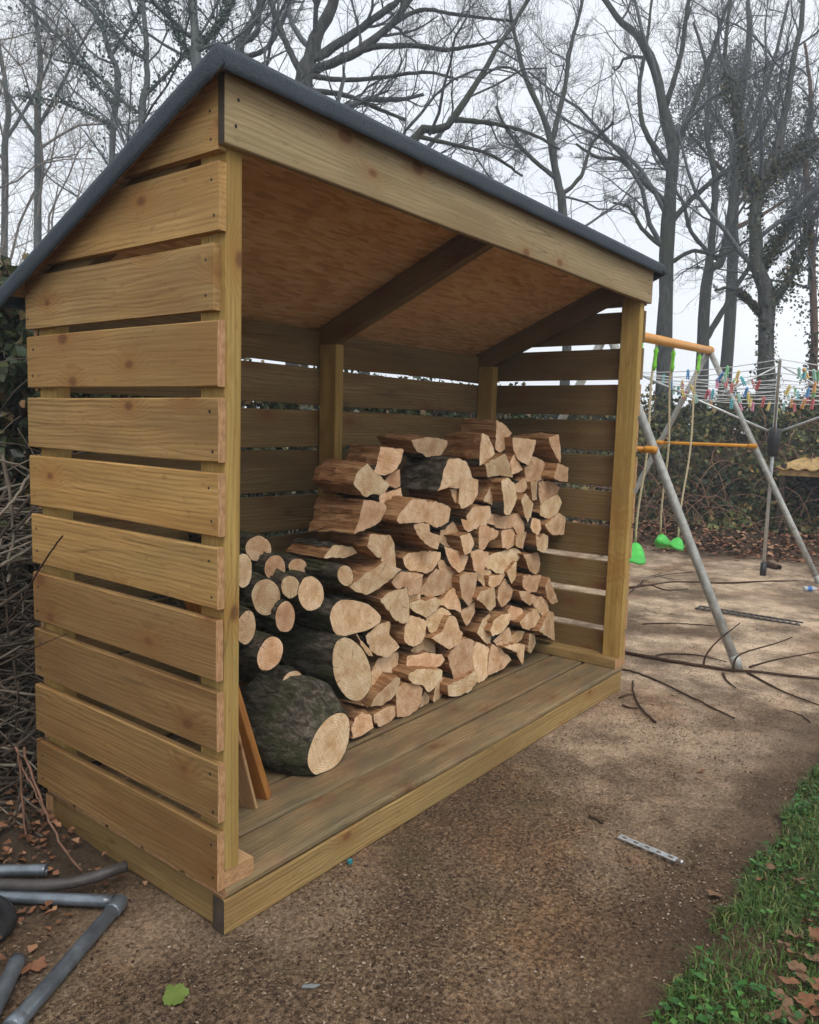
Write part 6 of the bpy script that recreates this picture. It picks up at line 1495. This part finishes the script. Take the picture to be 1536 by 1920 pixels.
# bottle lying far back right
br = obj('plastic_bottle', tube_mesh('plastic_bottle', [(0, 0, 0), (0.005, 0, 0), (0.02, 0, 0), (0.14, 0, 0), (0.17, 0, 0), (0.19, 0, 0)], [0.02, 0.032, 0.035, 0.035, 0.022, 0.013], 14, simple('milky_bottle_plastic', (0.42, 0.46, 0.46), 0.3, 0.5)), None, (5.951,-0.150,0.030))
br.location.z = 0.022; br.rotation_euler = (0, 0, -0.9); br.scale = (0.6, 0.6, 0.6)
obj('label_band', tube_mesh('label_band', [(0.05, 0, 0), (0.11, 0, 0)], 0.0358, 14, simple('blue_bottle_label', (0.05, 0.16, 0.45), 0.45, 0.4), cap=False), br)
obj('cap', tube_mesh('cap', [(0.188, 0, 0), (0.205, 0, 0)], 0.0155, 12, simple('pink_bottle_cap', (0.65, 0.20, 0.25), 0.4, 0.5)), br)
tag(br, 'small plastic bottle with blue label lying near the right edge', 'bottle')
# drain grating let into the concrete
def drain():
    a = np.array((4.631,0.308,0.000)); b = np.array((4.631,-0.400,0.000)); d = b-a; Ls = float(np.linalg.norm(d))
    root = empty('drain_channel', tuple(a), 'narrow dark drain grating set in the concrete right of the store', 'drain')
    root.rotation_euler = (0, 0, math.atan2(d[1], d[0])); root.location.z = float(ground_h(a[0], a[1])) + 0.006
    for sy in (-1, 1):
        obj('frame_rail', plank_mesh('frame_rail', Ls, 0.012, 0.010, M['pipe_dark'], bev=0.002, warp=0), root, (0, sy*0.05 - 0.006, 0.0))
    bar = plank_mesh('slat', 0.092, 0.016, 0.007, M['pipe_dark'], bev=0.002, seg=1, warp=0)
    k = int(Ls/0.04)
    for i in range(k):
        o = bpy.data.objects.new('slat', bar); o.location = (0.02 + i*Ls/k, -0.046, 0.001); o.rotation_euler = (0, 0, math.pi/2); link(o, root)
drain()
# sawn log end poking out of the brush behind the store
sl_ = obj('sawn_log', tube_mesh('sawn_log', [(0, 0, 0), (0.09, 0.18, -0.01), (0.21, 0.42, -0.03)], [0.013, 0.014, 0.015], 14, M['bark_dry']), None, (0.029,1.020,1.323))
obj('cut_face', mesh_py('cut_face', [(0.0125*math.cos(2*math.pi*i/14), -0.002, 0.0125*math.sin(2*math.pi*i/14)) for i in range(14)], [tuple(range(14))], M['fresh']), sl_)
tag(sl_, 'pale sawn branch end poking out beside the left wall of the store', 'log')

# low shelter with tan corrugated roof at far right
def shelter():
    root = empty('garden_shelter', (9.0, -0.2, 0.0), 'low dark timber shelter with a tan corrugated roof edge at the far right', 'shelter')
    gz = float(ground_h(9.0, -0.2))
    z = 0.976 - 0.06
    nx, ny = 6, 70; V = []; F = []
    for i in range(nx):
        for j in range(ny):
            x = -0.35 + 1.5*i/(nx-1); y = -1.9 + 2.85*j/(ny-1)
            V.append((x, y, z + 0.10*i/(nx-1) + 0.016*math.sin(y*42)))
    for i in range(nx-1):
        for j in range(ny-1): F.append((i*ny+j, (i+1)*ny+j, (i+1)*ny+j+1, i*ny+j+1))
    rf = obj('roof_sheet', mesh_py('roof_sheet', V, F, M['tan_sheet'], True), root)
    rf.modifiers.new('thick', 'SOLIDIFY').thickness = 0.012
    obj('front_rail', plank_mesh('front_rail', 2.8, 0.07, 0.03, M['tan_sheet'], bev=0.003), root, (-0.31, -1.88, z - 0.085), BX['y'])
    for y in (-1.85, -0.5, 0.85):
        for x in (-0.30, 1.05):
            obj('leg', plank_mesh('leg', z + 0.1, 0.06, 0.06, M['dark_timber'], bev=0.003), root, (x, y, -0.05), BX['z'])
    obj('back_panel', plank_mesh('back_panel', 2.7, z - 0.1, 0.02, M['dark_timber'], bev=0.002), root, (1.12, -1.85, 0.02), BX['y'])
shelter()

# lawn: grass blades and broad weed leaves
def lawn():
    rg = np.random.default_rng(88)
    n = 95000
    x = rg.uniform(-0.3, 3.4, n); y = -0.945 - rg.random(n)**1.2*0.95
    edge = -0.955 + 0.035*fnoise(x*6, 0*x, 2.0) + 0.02*fnoise(x*19, 0*x, 5.0)
    keep = (y < edge) & (rg.random(n) < np.clip(0.52 + 0.55*fnoise(x*4, y*4, 3.0), 0.10, 1.0)); x, y = x[keep], y[keep]; n = len(x)
    z = ground_h(x, y)
    h = rg.uniform(0.014, 0.046, n); a = rg.uniform(0, 6.283, n); ln = rg.uniform(0.35, 1.5, n)
    dx, dy_ = np.cos(a), np.sin(a); w = rg.uniform(0.0010, 0.0022, n)
    px_, py_ = -dy_*w, dx*w
    b0 = np.stack([x-px_, y-py_, z-0.004], -1); b1 = np.stack([x+px_, y+py_, z-0.004], -1)
    mx, my, mz = x + dx*h*ln*0.35, y + dy_*h*ln*0.35, z + h*0.62
    m0 = np.stack([mx-px_*0.8, my-py_*0.8, mz], -1); m1 = np.stack([mx+px_*0.8, my+py_*0.8, mz], -1)
    tp = np.stack([x + dx*h*ln, y + dy_*h*ln, z + h*(1.05 - 0.42*ln)], -1)
    V = np.stack([b0, b1, m1, m0, tp], 1).reshape(-1, 3); q = np.arange(n)[:, None]*5
    o = obj('lawn_grass', mesh_np('lawn_grass', V, [q + np.array([[0, 1, 2, 3]]), q + np.array([[3, 2, 4]])], M['grass']))
    tag(o, 'green grass growing along the right side of the concrete', 'grass', kind='stuff')
    n = 9000
    x = rg.uniform(-0.2, 3.4, n); y = -0.95 - rg.random(n)*0.8
    keep = fnoise(x*3.4, y*3.4, 7.0) > rg.uniform(-0.3, 0.7, n); x, y = x[keep], y[keep]
    o = leaf_cloud('lawn_weeds', np.stack([x, y, ground_h(x, y) + 0.008 + 0.035*rg.random(len(x))], -1), (0.010, 0.026), M['weed'], rg, normal=np.array([0, 0, 1.0]), spread=0.5, fold=0.12)
    tag(o, 'broad-leaved weeds growing through the grass', 'weeds', kind='stuff')
lawn()
# crumbs of bark, grit and dead leaf on the concrete
def crumbs():
    rg = np.random.default_rng(99)
    n = 80000
    x = rg.uniform(-1.1, 4.6, n); y = rg.uniform(-1.15, 1.1, n)
    inside = (x > -0.03) & (x < W + 0.01) & (y > -0.003) & (y < D)
    keep = ~inside & (rg.random(n) < np.clip(0.35 + 0.6*fnoise(x*2.2, y*2.2, 2.0) + 0.35*fnoise(x*7, y*7, 1.0), 0.05, 1)) & (rg.random(n) < np.clip(1.25 - 0.28*x, 0.15, 1)); x, y = x[keep], y[keep]
    o = leaf_cloud('ground_crumbs', np.stack([x, y, ground_h(x, y) + 0.0015 + 0.002*rg.random(len(x))], -1), (0.003, 0.012), M['crumb'], rg, normal=np.array([0, 0, 1.0]), spread=0.5, aspect=0.7, fold=0.2)
    tag(o, 'loose grit, bark crumbs and dead leaf bits on the concrete', 'debris', kind='stuff')
    n = 1500
    x = rg.uniform(-1.0, 2.6, n); y = rg.uniform(-1.1, 0.9, n)
    inside = (x > -0.05) & (x < W + 0.02) & (y > -0.02) & (y < D)
    keep = ~inside & (rg.random(n) < np.clip(0.25 + 0.8*fnoise(x*3, y*3, 4.0), 0.03, 1)); x, y = x[keep], y[keep]; n = len(x)
    a = rg.uniform(0, 6.283, n); Ls = rg.uniform(0.01, 0.035, n)
    d = np.stack([np.cos(a), np.sin(a), 0*a], -1); p0 = np.stack([x, y, ground_h(x, y) + 0.003], -1)
    bend = np.stack([-np.sin(a), np.cos(a), 0*a], -1)*rg.normal(0, 0.12, n)[:, None]
    P = np.stack([p0, p0 + (d*0.5 + bend)*Ls[:, None], p0 + d*Ls[:, None]], 1)
    V, Q_ = tubes_np(P, np.full((n, 3), 0.0009), 3)
    tag(obj('twig_bits', mesh_np('twig_bits', V, Q_, M['cane'], True)), 'broken bits of fine twig and straw strewn on the concrete', 'debris', kind='stuff')
crumbs()


# ------------------------------------------------------------------ damp winter air
def haze():
    lo = Vector((-32, -32, -1.2)); hi = Vector((42, 42, 11.5))
    V = [(x, y, z) for x in (lo.x, hi.x) for y in (lo.y, hi.y) for z in (lo.z, hi.z)]
    F = [(0, 1, 3, 2), (4, 6, 7, 5), (0, 4, 5, 1), (2, 3, 7, 6), (0, 2, 6, 4), (1, 5, 7, 3)]
    m = bpy.data.materials.new('damp_winter_air'); m.use_nodes = True
    t = m.node_tree; t.nodes.clear()
    out = t.nodes.new('ShaderNodeOutputMaterial'); pv = t.nodes.new('ShaderNodeVolumePrincipled')
    pv.inputs['Color'].default_value = (0.86, 0.93, 1.0, 1); pv.inputs['Density'].default_value = 0.0055; pv.inputs['Anisotropy'].default_value = 0.2
    t.links.new(pv.outputs[0], out.inputs['Volume'])
    tag(obj('haze', mesh_py('haze', V, F, m)), 'thin pale winter haze filling the air', 'haze', kind='stuff')
haze()
